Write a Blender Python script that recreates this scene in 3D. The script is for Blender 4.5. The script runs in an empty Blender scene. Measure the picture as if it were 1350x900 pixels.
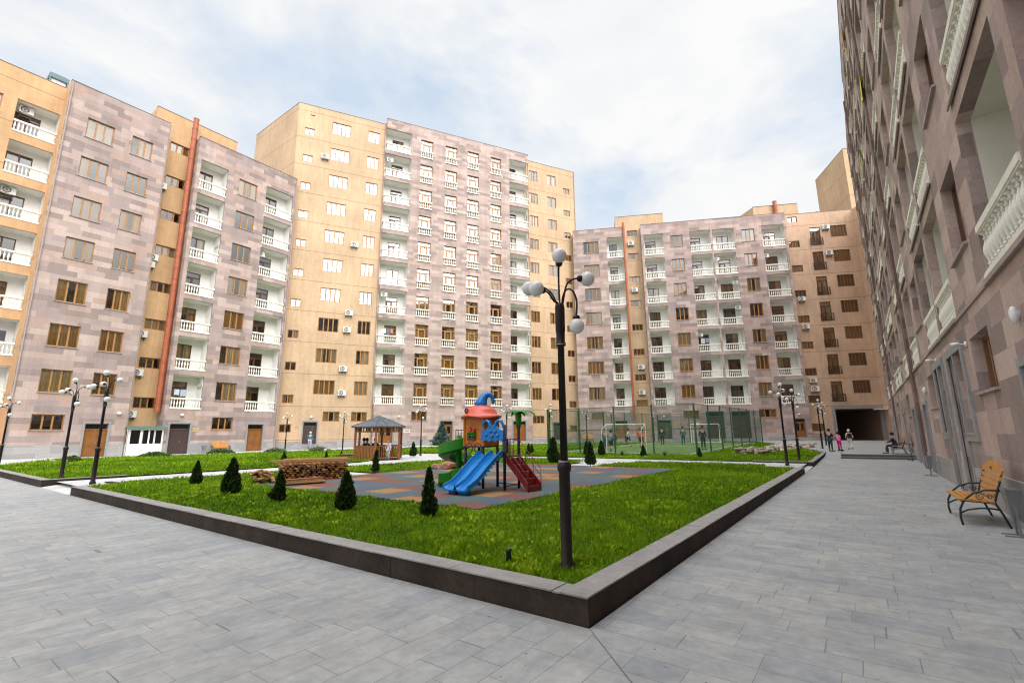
import bpy, bmesh, math, random
import numpy as np
from math import sin, cos, pi, radians
from mathutils import Vector, Matrix
rnd = random.Random(7)
sc = bpy.context.scene
COL = sc.collection

# ------------------------------------------------------------------ helpers
def smooth(t):
    t = min(max(t, 0), 1); return t*t*(3-2*t)
def TZ(u, v):            # garden level (u = along the court, v = across it)
    w = u+.35*max(0, -v-22); return .2+.35*smooth((w-26)/28)
def WZ(u):               # walkway level
    if u < 26: return 0.0
    if u < 32.9: return .12*(u-26)/6.9
    return .12
class MB:
    def __init__(s): s.v = []; s.f = []; s.m = []; s.uv = []
    def quad(s, a, b, c, d, m=0, uv=None):
        i = len(s.v); s.v += [a, b, c, d]; s.f.append((i, i+1, i+2, i+3)); s.m.append(m); s.uv.append(uv)
    def poly(s, pts, m=0, uv=None):
        i = len(s.v); s.v += list(pts); s.f.append(tuple(range(i, i+len(pts)))); s.m.append(m); s.uv.append(uv)
    def box(s, x0, x1, y0, y1, z0, z1, m=0, M=None, cap=True):
        p = [Vector((x, y, z)) for z in (z0, z1) for y in (y0, y1) for x in (x0, x1)]
        if M is not None: p = [M @ q for q in p]
        i = len(s.v); s.v += [tuple(q) for q in p]
        fs = [(0, 1, 5, 4), (1, 3, 7, 5), (3, 2, 6, 7), (2, 0, 4, 6)]
        if cap: fs += [(0, 2, 3, 1), (4, 5, 7, 6)]
        for f in fs:
            s.f.append(tuple(i+k for k in f)); s.m.append(m); s.uv.append(None)
    def tube(s, pts, r, n=8, m=0, cap=True):
        pts = [Vector(p) for p in pts]; N = len(pts)
        rs = r if isinstance(r, (list, tuple)) else [r]*N
        i0 = len(s.v); up = None
        for k, p in enumerate(pts):
            d = (pts[min(k+1, N-1)]-pts[max(k-1, 0)])
            if d.length < 1e-9: d = Vector((0, 0, 1))
            d.normalize()
            if up is None:
                up = Vector((0, 0, 1)) if abs(d.z) < .9 else Vector((1, 0, 0))
            a = d.cross(up)
            if a.length < 1e-6: a = d.cross(Vector((0, 1, 0)))
            a.normalize(); b = a.cross(d); up = b
            for j in range(n):
                t = 2*pi*j/n; s.v.append(tuple(p+rs[k]*(cos(t)*a+sin(t)*b)))
        for k in range(N-1):
            for j in range(n):
                a_, b_ = i0+k*n+j, i0+k*n+(j+1) % n
                s.f.append((a_, b_, b_+n, a_+n)); s.m.append(m); s.uv.append(None)
        if cap:
            s.f.append(tuple(i0+j for j in range(n))[::-1]); s.m.append(m); s.uv.append(None)
            s.f.append(tuple(i0+(N-1)*n+j for j in range(n))); s.m.append(m); s.uv.append(None)
    def lathe(s, prof, n=10, c=(0, 0, 0), m=0):
        s.tube([(c[0], c[1], c[2]+z) for r, z in prof], [max(r, .0005) for r, z in prof], n, m)
    def sphere(s, c, r, n=14, k=8, m=0, sq=1.0):
        s.lathe([(r*sin(pi*i/k), -r*cos(pi*i/k)*sq) for i in range(k+1)], n, c, m)
    def prism(s, pts, h0, h1, axis='y', m=0):      # pts in the plane perpendicular to axis
        def P(p, h): return {'y': (p[0], h, p[1]), 'x': (h, p[0], p[1]), 'z': (p[0], p[1], h)}[axis]
        n = len(pts); i = len(s.v)
        s.v += [P(p, h0) for p in pts]+[P(p, h1) for p in pts]
        s.f += [tuple(range(i, i+n)), tuple(range(i+2*n-1, i+n-1, -1))]; s.m += [m, m]; s.uv += [None, None]
        for k in range(n):
            s.f.append((i+k, i+(k+1) % n, i+n+(k+1) % n, i+n+k)); s.m.append(m); s.uv.append(None)
    def mesh(s, name, mats, smoothf=False, fix=True):
        me = bpy.data.meshes.new(name); me.from_pydata([tuple(v) for v in s.v], [], s.f)
        for mt in mats: me.materials.append(mt)
        me.polygons.foreach_set('material_index', s.m)
        if any(u is not None for u in s.uv) or len(s.v) < 1500:
            L = me.uv_layers.new(name='UVMap'); k = 0; buf = []
            for f, u in zip(s.f, s.uv):
                buf += [c for p in (u if u else [(s.v[i][0]+s.v[i][1]+.37, s.v[i][2]+.004) for i in f]) for c in p]
            L.data.foreach_set('uv', buf)
        if fix:
            bm = bmesh.new(); bm.from_mesh(me); bmesh.ops.recalc_face_normals(bm, faces=bm.faces); bm.to_mesh(me); bm.free()
        if smoothf: me.polygons.foreach_set('use_smooth', [True]*len(me.polygons))
        me.update(); return me
    def build(s, name, mats, parent=None, smoothf=False, loc=None, rz=None, fix=True):
        if not isinstance(mats, (list, tuple)): mats = [mats]
        return link(name, s.mesh(name, mats, smoothf, fix), parent, loc, rz)
def split_build(q, name, mats, parent=None, **kw):
    """one object for every separate piece collected in q"""
    root = list(range(len(q.v)))
    def find(a):
        while root[a] != a: root[a] = root[root[a]]; a = root[a]
        return a
    for f in q.f:
        r = find(f[0])
        for i in f[1:]: root[find(i)] = r
    groups = {}
    for k, f in enumerate(q.f): groups.setdefault(find(f[0]), []).append(k)
    for ks in groups.values():
        n = MB(); mp = {}
        for k in ks:
            for i in q.f[k]:
                if i not in mp: mp[i] = len(n.v); n.v.append(q.v[i])
            n.f.append(tuple(mp[i] for i in q.f[k])); n.m.append(q.m[k]); n.uv.append(q.uv[k])
        ml = mats if isinstance(mats, (list, tuple)) else [mats]
        n.build('coping' if name == 'roof' and n.m[0] == 1 else name, ml, parent, **kw)
def link(name, me, parent=None, loc=None, rz=None):
    o = bpy.data.objects.new(name, me); COL.objects.link(o)
    if parent: o.parent = parent
    if loc is not None: o.location = loc
    if rz is not None: o.rotation_euler = (0, 0, rz)
    return o
def tag(o, label, cat, group=None, kind=None):
    o['label'] = label; o['category'] = cat
    if group: o['group'] = group
    if kind: o['kind'] = kind
    return o
def thing(name, label, cat, loc=(0, 0, 0), rz=0, group=None):
    o = bpy.data.objects.new(name, None); COL.objects.link(o); o.location = loc; o.rotation_euler = (0, 0, rz)
    o.empty_display_size = .2
    return tag(o, label, cat, group)
def struct(o): o['kind'] = 'structure'; return o
def copy_tree(o, parent=None):
    c = o.copy(); COL.objects.link(c)
    if parent: c.parent = parent
    for ch in list(o.children): copy_tree(ch, c)
    return c

# ------------------------------------------------------------------ materials
def new_mat(name):
    m = bpy.data.materials.new(name); m.use_nodes = True; nt = m.node_tree
    b = nt.nodes['Principled BSDF']; return m, nt, b
def N(nt, t, **kw):
    n = nt.nodes.new(t)
    for k, v in kw.items():
        if k.startswith('i_'): n.inputs[k[2:]].default_value = v
        else: setattr(n, k, v)
    return n
def math_(nt, op, a, b=None, c=None):
    n = nt.nodes.new('ShaderNodeMath'); n.operation = op
    for i, x in enumerate((a, b, c)):
        if x is None: continue
        if isinstance(x, (int, float)): n.inputs[i].default_value = x
        else: nt.links.new(x, n.inputs[i])
    return n.outputs[0]
def ramp(nt, fac, stops, interp='LINEAR'):
    r = nt.nodes.new('ShaderNodeValToRGB'); r.color_ramp.interpolation = interp
    e = r.color_ramp.elements
    while len(e) < len(stops): e.new(.5)
    for k, (p, c) in enumerate(stops): e[k].position = p; e[k].color = (*c, 1)
    if fac is not None: nt.links.new(fac, r.inputs['Fac'])
    return r.outputs['Color']
def mixc(nt, fac, a, b, bt='MIX'):
    n = nt.nodes.new('ShaderNodeMix'); n.data_type = 'RGBA'; n.blend_type = bt
    for i, x in ((0, fac), (6, a), (7, b)):
        if isinstance(x, (int, float)): n.inputs[i].default_value = x
        elif isinstance(x, tuple): n.inputs[i].default_value = (*x, 1)
        else: nt.links.new(x, n.inputs[i])
    return n.outputs[2]
def noise(nt, scale, detail=4, vec=None, rough=.6, stretch=None):
    tc = vec
    if tc is None:
        tc = N(nt, 'ShaderNodeTexCoord').outputs['Object']
    if stretch:
        mp = N(nt, 'ShaderNodeMapping'); mp.inputs['Scale'].default_value = stretch; nt.links.new(tc, mp.inputs[0]); tc = mp.outputs[0]
    n = N(nt, 'ShaderNodeTexNoise'); n.inputs['Scale'].default_value = scale; n.inputs['Detail'].default_value = detail; n.inputs['Roughness'].default_value = rough
    nt.links.new(tc, n.inputs['Vector']); return n.outputs['Fac']
def bump(nt, b, h, strength=.3, dist=.02):
    bp = N(nt, 'ShaderNodeBump'); bp.inputs['Strength'].default_value = strength; bp.inputs['Distance'].default_value = dist
    nt.links.new(h, bp.inputs['Height']); nt.links.new(bp.outputs[0], b.inputs['Normal'])
def plain(name, col, rough=.6, var=.15, scale=6, metal=0, spec=.5, bmp=0, bscale=40):
    m, nt, b = new_mat(name)
    f = noise(nt, scale, 5)
    c = ramp(nt, f, [(.25, tuple(x*(1-var) for x in col)), (.75, tuple(min(1, x*(1+var)) for x in col))])
    g_ = noise(nt, scale*9, 5, None, .7); c = mixc(nt, min(1, var*2.2), c, mixc(nt, 1.0, c, ramp(nt, g_, [(.3, (.72, .72, .72)), (.7, (1.25, 1.25, 1.25))]), 'MULTIPLY'))
    nt.links.new(c, b.inputs['Base Color']); b.inputs['Roughness'].default_value = rough; b.inputs['Metallic'].default_value = metal
    b.inputs['Specular IOR Level'].default_value = spec
    if bmp: bump(nt, b, noise(nt, bscale, 6), bmp, .01)
    return m
def ashlar(name, h, lmin, lmax, tints, joint=.006, jcol=(.1, .08, .075), cluster=.3, rough=.75, vein=0, pits=0, jfac=.5, wash=None, stain=None):
    """coursed blocks of random length and tint, in metres of the UV map"""
    m, nt, b = new_mat(name)
    uv = N(nt, 'ShaderNodeUVMap'); sp = N(nt, 'ShaderNodeSeparateXYZ'); nt.links.new(uv.outputs[0], sp.inputs[0])
    U, V = sp.outputs[0], sp.outputs[1]
    vr = math_(nt, 'DIVIDE', V, h); row = math_(nt, 'FLOOR', vr); fv = math_(nt, 'FRACT', vr)
    def wn(dim, a, bb=None):
        n = N(nt, 'ShaderNodeTexWhiteNoise'); n.noise_dimensions = dim
        if dim == '1D': nt.links.new(a, n.inputs['W'])
        else:
            c = N(nt, 'ShaderNodeCombineXYZ'); nt.links.new(a, c.inputs[0]); nt.links.new(bb, c.inputs[1]); nt.links.new(c.outputs[0], n.inputs['Vector'])
        return n.outputs['Value']
    r1 = wn('1D', row); r2 = wn('1D', math_(nt, 'ADD', row, 77.3))
    L = math_(nt, 'MULTIPLY_ADD', r1, lmax-lmin, lmin)
    uu = math_(nt, 'ADD', math_(nt, 'DIVIDE', U, L), math_(nt, 'MULTIPLY', r2, 9.0))
    # shift joints a little so that lengths inside a row differ
    wob = N(nt, 'ShaderNodeTexNoise'); wob.noise_dimensions = '1D'; wob.inputs['Scale'].default_value = .9
    nt.links.new(math_(nt, 'MULTIPLY_ADD', row, 13.7, uu), wob.inputs['W'])
    uu = math_(nt, 'ADD', uu, math_(nt, 'MULTIPLY', wob.outputs['Fac'], .8))
    col = math_(nt, 'FLOOR', uu); fu = math_(nt, 'FRACT', uu)
    hsh = wn('2D', col, row)
    cbk = N(nt, 'ShaderNodeCombineXYZ'); nt.links.new(math_(nt, 'MULTIPLY', col, .45), cbk.inputs[0]); nt.links.new(math_(nt, 'MULTIPLY', row, .42), cbk.inputs[1]); big = noise(nt, .55, 3, cbk.outputs[0])
    f = math_(nt, 'ADD', math_(nt, 'MULTIPLY', hsh, 1-cluster), math_(nt, 'MULTIPLY', math_(nt, 'MULTIPLY_ADD', big, 3.0, -1.0), cluster))
    n = len(tints)
    c = ramp(nt, f, [(i/n, t) for i, t in enumerate(tints)], 'CONSTANT')
    if wash:
        wv = noise(nt, 1.0, 5, uv.outputs[0], .6, (1.3, .09, 1)); c = mixc(nt, wash, c, mixc(nt, 1.0, c, ramp(nt, wv, [(.35, (.72, .70, .68)), (.6, (1.08, 1.08, 1.08))]), 'MULTIPLY'))
    fine = noise(nt, 9, 7, uv.outputs[0], .7)
    c = mixc(nt, .35, c, mixc(nt, 1.0, c, ramp(nt, fine, [(.3, (.55, .55, .55)), (.7, (1.35, 1.35, 1.35))]), 'MULTIPLY'))
    if vein:
        vn = noise(nt, 1.9, 7, uv.outputs[0], .65, (1, 1.9, 1)); hs = N(nt, 'ShaderNodeTexWhiteNoise')
        c = mixc(nt, vein, c, mixc(nt, 1.0, c, ramp(nt, vn, [(.3, (.62, .64, .68)), (.5, (1, 1, 1)), (.72, (1.25, 1.22, 1.15))]), 'MULTIPLY'))
        pt = noise(nt, 14, 3, uv.outputs[0], .5, (1, 2.5, 1)); pm = noise(nt, .8, 2, uv.outputs[0])
        k = math_(nt, 'MULTIPLY', math_(nt, 'GREATER_THAN', pt, .70), math_(nt, 'GREATER_THAN', pm, .5))
        c = mixc(nt, math_(nt, 'MULTIPLY', k, .8), c, (.06, .06, .06))
    if pits:
        pt = noise(nt, 26, 2, uv.outputs[0], .5)
        k = math_(nt, 'MULTIPLY', math_(nt, 'GREATER_THAN', pt, .69), pits)
        c = mixc(nt, k, c, (.09, .065, .06))
    if stain:
        s1 = noise(nt, .45, 5, uv.outputs[0], .6); s2 = noise(nt, 3.2, 6, uv.outputs[0], .7); s3 = noise(nt, 38, 2, uv.outputs[0], .5)
        c = mixc(nt, stain, c, mixc(nt, 1.0, c, ramp(nt, s1, [(.32, (.74, .74, .76)), (.55, (1, 1, 1)), (.75, (1.12, 1.11, 1.08))]), 'MULTIPLY'))
        c = mixc(nt, stain*.7, c, mixc(nt, 1.0, c, ramp(nt, s2, [(.3, (.7, .7, .7)), (.5, (1, 1, 1)), (.7, (1.2, 1.2, 1.17))]), 'MULTIPLY'))
        c = mixc(nt, math_(nt, 'MULTIPLY', math_(nt, 'MULTIPLY', math_(nt, 'GREATER_THAN', s3, .74), math_(nt, 'GREATER_THAN', s1, .5)), .55), c, (.05, .048, .045))
    ju = math_(nt, 'MULTIPLY', math_(nt, 'MINIMUM', fu, math_(nt, 'SUBTRACT', 1.0, fu)), L)
    jv = math_(nt, 'MULTIPLY', math_(nt, 'MINIMUM', fv, math_(nt, 'SUBTRACT', 1.0, fv)), h)
    j = math_(nt, 'LESS_THAN', math_(nt, 'MINIMUM', ju, jv), joint)
    fad = noise(nt, 3, 2, uv.outputs[0])
    j2 = math_(nt, 'MULTIPLY', math_(nt, 'MULTIPLY', j, jfac), math_(nt, 'MULTIPLY_ADD', fad, 1.6, .1))
    c = mixc(nt, math_(nt, 'MINIMUM', j2, 1.0), c, jcol)
    nt.links.new(c, b.inputs['Base Color'])
    b.inputs['Roughness'].default_value = rough; b.inputs['Specular IOR Level'].default_value = .3
    hh = math_(nt, 'SUBTRACT', math_(nt, 'MULTIPLY_ADD', fine, .5, math_(nt, 'MULTIPLY', hsh, .3)), math_(nt, 'MULTIPLY', j, .6))
    bump(nt, b, hh, .3, .012)
    return m
def stucco(name, col, g0=None, gp=3.5, rough=.9):
    m, nt, b = new_mat(name)
    tc = N(nt, 'ShaderNodeTexCoord'); ob = tc.outputs['Object']
    f1 = noise(nt, .25, 4, ob); f2 = noise(nt, 3, 6, ob, .7); f3 = noise(nt, 1.2, 4, ob, .6, (2.5, 2.5, .25))
    c = ramp(nt, f1, [(.3, tuple(x*.86 for x in col)), (.7, tuple(x*1.12 for x in col))])
    c = mixc(nt, .5, c, mixc(nt, 1.0, c, ramp(nt, f2, [(.3, (.82, .82, .84)), (.7, (1.14, 1.13, 1.1))]), 'MULTIPLY'))
    c = mixc(nt, .4, c, mixc(nt, 1.0, c, ramp(nt, f3, [(.35, (.8, .8, .8)), (.6, (1.1, 1.1, 1.1))]), 'MULTIPLY'))
    if g0 is not None:
        sp = N(nt, 'ShaderNodeSeparateXYZ'); nt.links.new(ob, sp.inputs[0])
        z = math_(nt, 'FRACT', math_(nt, 'DIVIDE', math_(nt, 'SUBTRACT', sp.outputs[2], g0), gp))
        k = math_(nt, 'LESS_THAN', z, .018)
        c = mixc(nt, math_(nt, 'MULTIPLY', k, .55), c, (.12, .07, .04))
    nt.links.new(c, b.inputs['Base Color']); b.inputs['Roughness'].default_value = rough; b.inputs['Specular IOR Level'].default_value = .2
    bump(nt, b, noise(nt, 60, 4, ob), .25, .01)
    return m
ST = [(.30, .215, .195), (.225, .175, .18), (.40, .295, .265), (.175, .13, .128), (.335, .25, .235), (.26, .20, .205), (.46, .35, .315), (.36, .235, .195), (.20, .155, .16), (.37, .285, .27)]
def soft(t, mean, k): return [tuple(m_+(c-m_)*k for c, m_ in zip(x, mean)) for x in t]
M = {}
M['stone'] = ashlar('tuff_cladding', .44, .9, 2.2, soft(ST, (.475, .378, .325), .66), .006, (.2, .15, .14), .45, .8, jfac=.25, wash=.45)
M['stone_c'] = ashlar('mauve_tuff_cladding', .44, .9, 2.1, soft(ST, (.51, .40, .35), .68), .006, (.24, .18, .17), .45, .8, jfac=.25, wash=.45)
M['stone_b'] = ashlar('pink_tuff_cladding', .40, .9, 2.0, soft([(.36, .265, .235), (.27, .205, .20), (.45, .345, .31), (.22, .16, .155), (.39, .295, .265), (.31, .235, .225), (.50, .395, .355), (.42, .30, .255), (.25, .185, .175)], (.475, .37, .315), .62), .006, (.24, .18, .17), .4, .8, jfac=.25, wash=.45)
M['stone_near'] = ashlar('pitted_tuff_cladding', .47, .6, 1.5, soft([(.33, .235, .21), (.235, .18, .175), (.42, .31, .275), (.155, .118, .112), (.36, .262, .24), (.28, .21, .205), (.47, .36, .325), (.38, .27, .235), (.19, .145, .14), (.39, .295, .27)], (.56, .445, .39), .72), .004, (.13, .1, .09), .25, .8, pits=.7, jfac=.35, wash=.45)
M['shaded_stone'] = ashlar('shaded_tuff', .47, 1.5, 2.5, [(.16, .10, .085), (.20, .13, .11), (.13, .085, .075), (.22, .145, .125)], .005, (.08, .06, .05), .2)  # pilaster stone: shade on the near-facing sides put into the brown colour
M['cream'] = plain('cream_plaster', (.68, .66, .57), .85, .06, 2)
M['plinth'] = ashlar('plinth_stone', .5, .9, 1.6, [(.33, .32, .31), (.29, .28, .275), (.36, .345, .33), (.30, .29, .28)], .006, (.15, .14, .13), .3)
M['ochre'] = stucco('ochre_render', (.535, .375, .24), 4.72, 3.53)
M['ochre_a'] = stucco('orange_ochre_render', (.55, .35, .19), 4.72, 3.53)
M['ochre2'] = stucco('ochre_render_grooved', (.56, .385, .24), 4.9, 3.5)
M['ochre_d'] = stucco('tan_render', (.56, .385, .27), 4.75, 3.47)
M['white'] = plain('white_plaster', (.80, .79, .75), .85, .05, 2)
M['balu'] = plain('cast_white_stone', (.76, .74, .66), .7, .08, 5, bmp=.15)
M['cope'] = plain('parapet_coping', (.16, .13, .12), .6, .2)
M['roof'] = plain('roof_membrane', (.22, .20, .19), .9, .2)
M['timber'] = plain('golden_oak_frame', (.36, .165, .045), .4, .25, 3)
M['oak_mid'] = plain('mid_oak_frame', (.19, .08, .025), .4, .25, 3)
M['timber_d'] = plain('dark_oak_frame', (.115, .048, .022), .4, .25, 3)
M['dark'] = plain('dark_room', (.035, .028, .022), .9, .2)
M['sill'] = plain('stone_sill', (.34, .27, .25), .7, .15)
M['gray_trim'] = plain('grey_stone_surround', (.27, .268, .268), .75, .15, 4, bmp=.1)
M['rust'] = plain('terracotta_flue', (.36, .095, .04), .55, .25, 2)
M['metal_dk'] = plain('brown_black_metal', (.013, .008, .007), .45, .3, 8, spec=.3)
M['black'] = plain('black_metal', (.012, .012, .013), .4, .2)
M['steel'] = plain('grey_steel', (.24, .25, .26), .42, .12, 5, metal=.6)
M['acwhite'] = plain('ac_white', (.74, .74, .70), .45, .06)
M['acgrille'] = plain('ac_grille', (.10, .10, .10), .5, .1)
M['globe'] = plain('opal_globe', (.66, .66, .65), .22, .08)
M['doorwood'] = plain('orange_oak_door', (.235, .09, .02), .42, .25, 2)
M['doormetal'] = plain('brown_steel_door', (.062, .038, .034), .42, .2, 3)
M['pvc'] = plain('white_pvc', (.82, .82, .80), .4, .04)
M['awn'] = plain('green_awning', (.10, .19, .16), .6, .2)
M['yellow'] = plain('brass_plate', (.62, .42, .06), .4, .15)
M['glassdk'] = plain('dark_glass', (.012, .011, .010), .06, .2)
M['curtain'] = None
def glass_mat():
    m = bpy.data.materials.new('window_glass'); m.use_nodes = True; nt = m.node_tree; nt.nodes.clear()
    o = nt.nodes.new('ShaderNodeOutputMaterial'); t = nt.nodes.new('ShaderNodeBsdfTransparent'); t.inputs[0].default_value = (.82, .80, .74, 1)
    g = nt.nodes.new('ShaderNodeBsdfGlossy'); g.inputs['Roughness'].default_value = .03; g.inputs[0].default_value = (1, .985, .95, 1)
    fr = nt.nodes.new('ShaderNodeFresnel'); fr.inputs[0].default_value = 1.5
    n = noise(nt, 1.3, 2); bp = nt.nodes.new('ShaderNodeBump'); bp.inputs['Strength'].default_value = .05; bp.inputs['Distance'].default_value = .05
    nt.links.new(n, bp.inputs['Height']); nt.links.new(bp.outputs[0], g.inputs['Normal'])
    f = math_(nt, 'MULTIPLY_ADD', fr.outputs[0], 1.5, .13); f = math_(nt, 'MINIMUM', f, .92)
    mx = nt.nodes.new('ShaderNodeMixShader'); nt.links.new(f, mx.inputs[0]); nt.links.new(t.outputs[0], mx.inputs[1]); nt.links.new(g.outputs[0], mx.inputs[2])
    nt.links.new(mx.outputs[0], o.inputs[0]); return m
M['glass'] = glass_mat()
def curtain_mat():
    m, nt, b = new_mat('curtain_cloth'); oi = N(nt, 'ShaderNodeObjectInfo')
    tc = N(nt, 'ShaderNodeTexCoord')
    c = ramp(nt, oi.outputs['Random'], [(0, (.55, .36, .13)), (.25, (.62, .48, .26)), (.45, (.46, .27, .08)), (.6, (.72, .62, .47)), (.75, (.32, .2, .1)), (.88, (.58, .46, .32))], 'CONSTANT')
    f = noise(nt, 5, 2, tc.outputs['Object'], .4, (2.2, 1, .05))
    c = mixc(nt, 1.0, c, ramp(nt, f, [(.3, (.7, .7, .7)), (.7, (1.2, 1.2, 1.2))]), 'MULTIPLY')
    nt.links.new(c, b.inputs['Base Color']); b.inputs['Roughness'].default_value = .95; return m
M['curtain'] = curtain_mat()
M['ground'] = ashlar('grey_basalt_tiles', .28, .36, .72, [(.275, .283, .285), (.292, .297, .296), (.307, .309, .303), (.265, .275, .283), (.315, .315, .307), (.295, .299, .295), (.282, .29, .294), (.32, .319, .308), (.30, .303, .298)], .0035, (.07, .07, .075), .28, .62, vein=.5, jfac=.6, stain=.5)
M['path'] = ashlar('pale_path_tiles', .4, .4, .8, [(.42, .42, .41), (.46, .455, .44), (.39, .39, .385), (.44, .44, .43)], .004, (.2, .2, .2), .3, .75, vein=.3)
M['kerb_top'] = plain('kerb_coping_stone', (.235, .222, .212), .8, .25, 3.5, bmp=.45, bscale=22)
M['kerb_side'] = plain('dark_brown_kerb', (.034, .024, .018), .8, .6, 1.6, bmp=.3, bscale=12, spec=.25)  # side faces much darker and browner than the coping

# ------------------------------------------------------------------ camera
cam = bpy.data.cameras.new('camera'); co = bpy.data.objects.new('camera', cam); COL.objects.link(co)
cam.sensor_width = 36; cam.sensor_fit = 'HORIZONTAL'; cam.lens = 620.7/1350*36; cam.clip_end = 2000; cam.clip_start = .05
aU = radians(36.157); P = radians(11.157); R = radians(-.4857)
fw = Vector((-sin(aU)*cos(P), cos(aU)*cos(P), sin(P))); r0 = Vector((cos(aU), sin(aU), 0)); u0 = r0.cross(fw)
rt = cos(R)*r0+sin(R)*u0; up = -sin(R)*r0+cos(R)*u0
mw = Matrix((rt, up, -fw)).transposed().to_4x4(); mw.translation = (0, 0, 1.6)
co.matrix_world = mw; sc.camera = co

# ------------------------------------------------------------------ light and sky
SUN_EL, SUN_DIR = radians(24), Vector((.90, -.43, 0)).normalized()
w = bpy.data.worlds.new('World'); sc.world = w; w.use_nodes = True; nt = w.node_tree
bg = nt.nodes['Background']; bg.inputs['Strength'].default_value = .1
sky = N(nt, 'ShaderNodeTexSky'); sky.sky_type = 'NISHITA'; sky.sun_disc = False; sky.sun_elevation = SUN_EL
sky.sun_rotation = math.atan2(SUN_DIR.x, SUN_DIR.y); sky.air_density = 1.0; sky.dust_density = 1.5
tc = N(nt, 'ShaderNodeTexCoord')
mp = N(nt, 'ShaderNodeMapping'); mp.inputs['Scale'].default_value = (1, 1, 2.0); nt.links.new(tc.outputs['Generated'], mp.inputs[0])
n1 = N(nt, 'ShaderNodeTexNoise'); n1.inputs['Scale'].default_value = 2.1; n1.inputs['Detail'].default_value = 9; n1.inputs['Roughness'].default_value = .55; n1.inputs['Distortion'].default_value = .4
nt.links.new(mp.outputs[0], n1.inputs[0])
mask = ramp(nt, n1.outputs['Fac'], [(.35, (.12, .12, .12)), (.51, (1, 1, 1))])
n2 = N(nt, 'ShaderNodeTexNoise'); n2.inputs['Scale'].default_value = 4.5; n2.inputs['Detail'].default_value = 8; nt.links.new(mp.outputs[0], n2.inputs[0])
cl = ramp(nt, n2.outputs['Fac'], [(.3, (.87, .90, .94)), (.6, (1, 1, 1))])
# overcast; brightness added high on the sun side, unseen, to light the court
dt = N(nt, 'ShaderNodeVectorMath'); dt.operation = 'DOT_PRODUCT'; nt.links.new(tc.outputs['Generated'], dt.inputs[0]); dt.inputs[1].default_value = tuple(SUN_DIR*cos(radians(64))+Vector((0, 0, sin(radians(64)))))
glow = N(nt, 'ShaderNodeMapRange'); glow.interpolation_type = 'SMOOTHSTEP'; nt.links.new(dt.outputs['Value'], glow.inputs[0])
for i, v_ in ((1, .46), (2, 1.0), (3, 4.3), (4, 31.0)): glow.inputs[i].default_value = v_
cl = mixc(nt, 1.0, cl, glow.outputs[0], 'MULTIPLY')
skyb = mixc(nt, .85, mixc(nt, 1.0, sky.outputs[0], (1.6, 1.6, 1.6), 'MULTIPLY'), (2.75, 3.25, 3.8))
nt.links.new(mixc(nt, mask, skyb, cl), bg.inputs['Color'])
sl = bpy.data.lights.new('sun', 'SUN'); sl.energy = .65; sl.angle = radians(35); sl.color = (1, .95, .88)
so = bpy.data.objects.new('sun', sl); COL.objects.link(so)
so.rotation_euler = (-(SUN_DIR*cos(SUN_EL)+Vector((0, 0, sin(SUN_EL))))).to_track_quat('-Z', 'Y').to_euler()
sc.cycles.filter_width = 1.15
sc.view_settings.view_transform = 'Standard'; sc.view_settings.look = 'None'; sc.view_settings.exposure = 1.17; sc.view_settings.gamma = 1

# ------------------------------------------------------------------ facade kit
def wall(mb, outs, holes, y, m=0, uvo=(0, 0), depth=.2, reveal=True):
    xs = sorted({round(t, 4) for r in outs+holes for t in r[:2]}); zs = sorted({round(t, 4) for r in outs+holes for t in r[2:4]})
    ins = lambda r, x, z: r[0] < x < r[1] and r[2] < z < r[3]
    for a, b in zip(xs, xs[1:]):
        x = (a+b)/2
        O = [r for r in outs if r[0] < x < r[1]]; H = [r for r in holes if r[0] < x < r[1]]
        if not O: continue
        run = None
        for c, d in list(zip(zs, zs[1:]))+[(None, None)]:
            ok = c is not None and any(r[2] < (c+d)/2 < r[3] for r in O) and not any(r[2] < (c+d)/2 < r[3] for r in H)
            if ok: run = (run[0], d) if run else (c, d)
            elif run:
                c0, d0 = run; run = None
                mb.quad((a, y, c0), (b, y, c0), (b, y, d0), (a, y, d0), m, [(a+uvo[0], c0+uvo[1]), (b+uvo[0], c0+uvo[1]), (b+uvo[0], d0+uvo[1]), (a+uvo[0], d0+uvo[1])])
    if reveal:
        for h in holes:
            x0, x1, z0, z1 = h[:4]; e = y+(h[4] if len(h) > 4 else depth)
            g = uvo[0]
            mb.quad((x0, y, z0), (x0, e, z0), (x0, e, z1), (x0, y, z1), m, [(x0+g, z0), (x0+g+e-y, z0), (x0+g+e-y, z1), (x0+g, z1)])
            mb.quad((x1, y, z0), (x1, e, z0), (x1, e, z1), (x1, y, z1), m, [(x1+g, z0), (x1+g-e+y, z0), (x1+g-e+y, z1), (x1+g, z1)])
            mb.quad((x0, y, z1), (x1, y, z1), (x1, e, z1), (x0, e, z1), m, [(x0+g, z1), (x1+g, z1), (x1+g, z1+e-y), (x0+g, z1+e-y)])
            mb.quad((x0, y, z0), (x1, y, z0), (x1, e, z0), (x0, e, z0), m, [(x0+g, z0), (x1+g, z0), (x1+g, z0-e+y), (x0+g, z0-e+y)])
CACHE = {}
def cached(key, fn):
    if key not in CACHE: CACHE[key] = fn()
    return CACHE[key]
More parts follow.
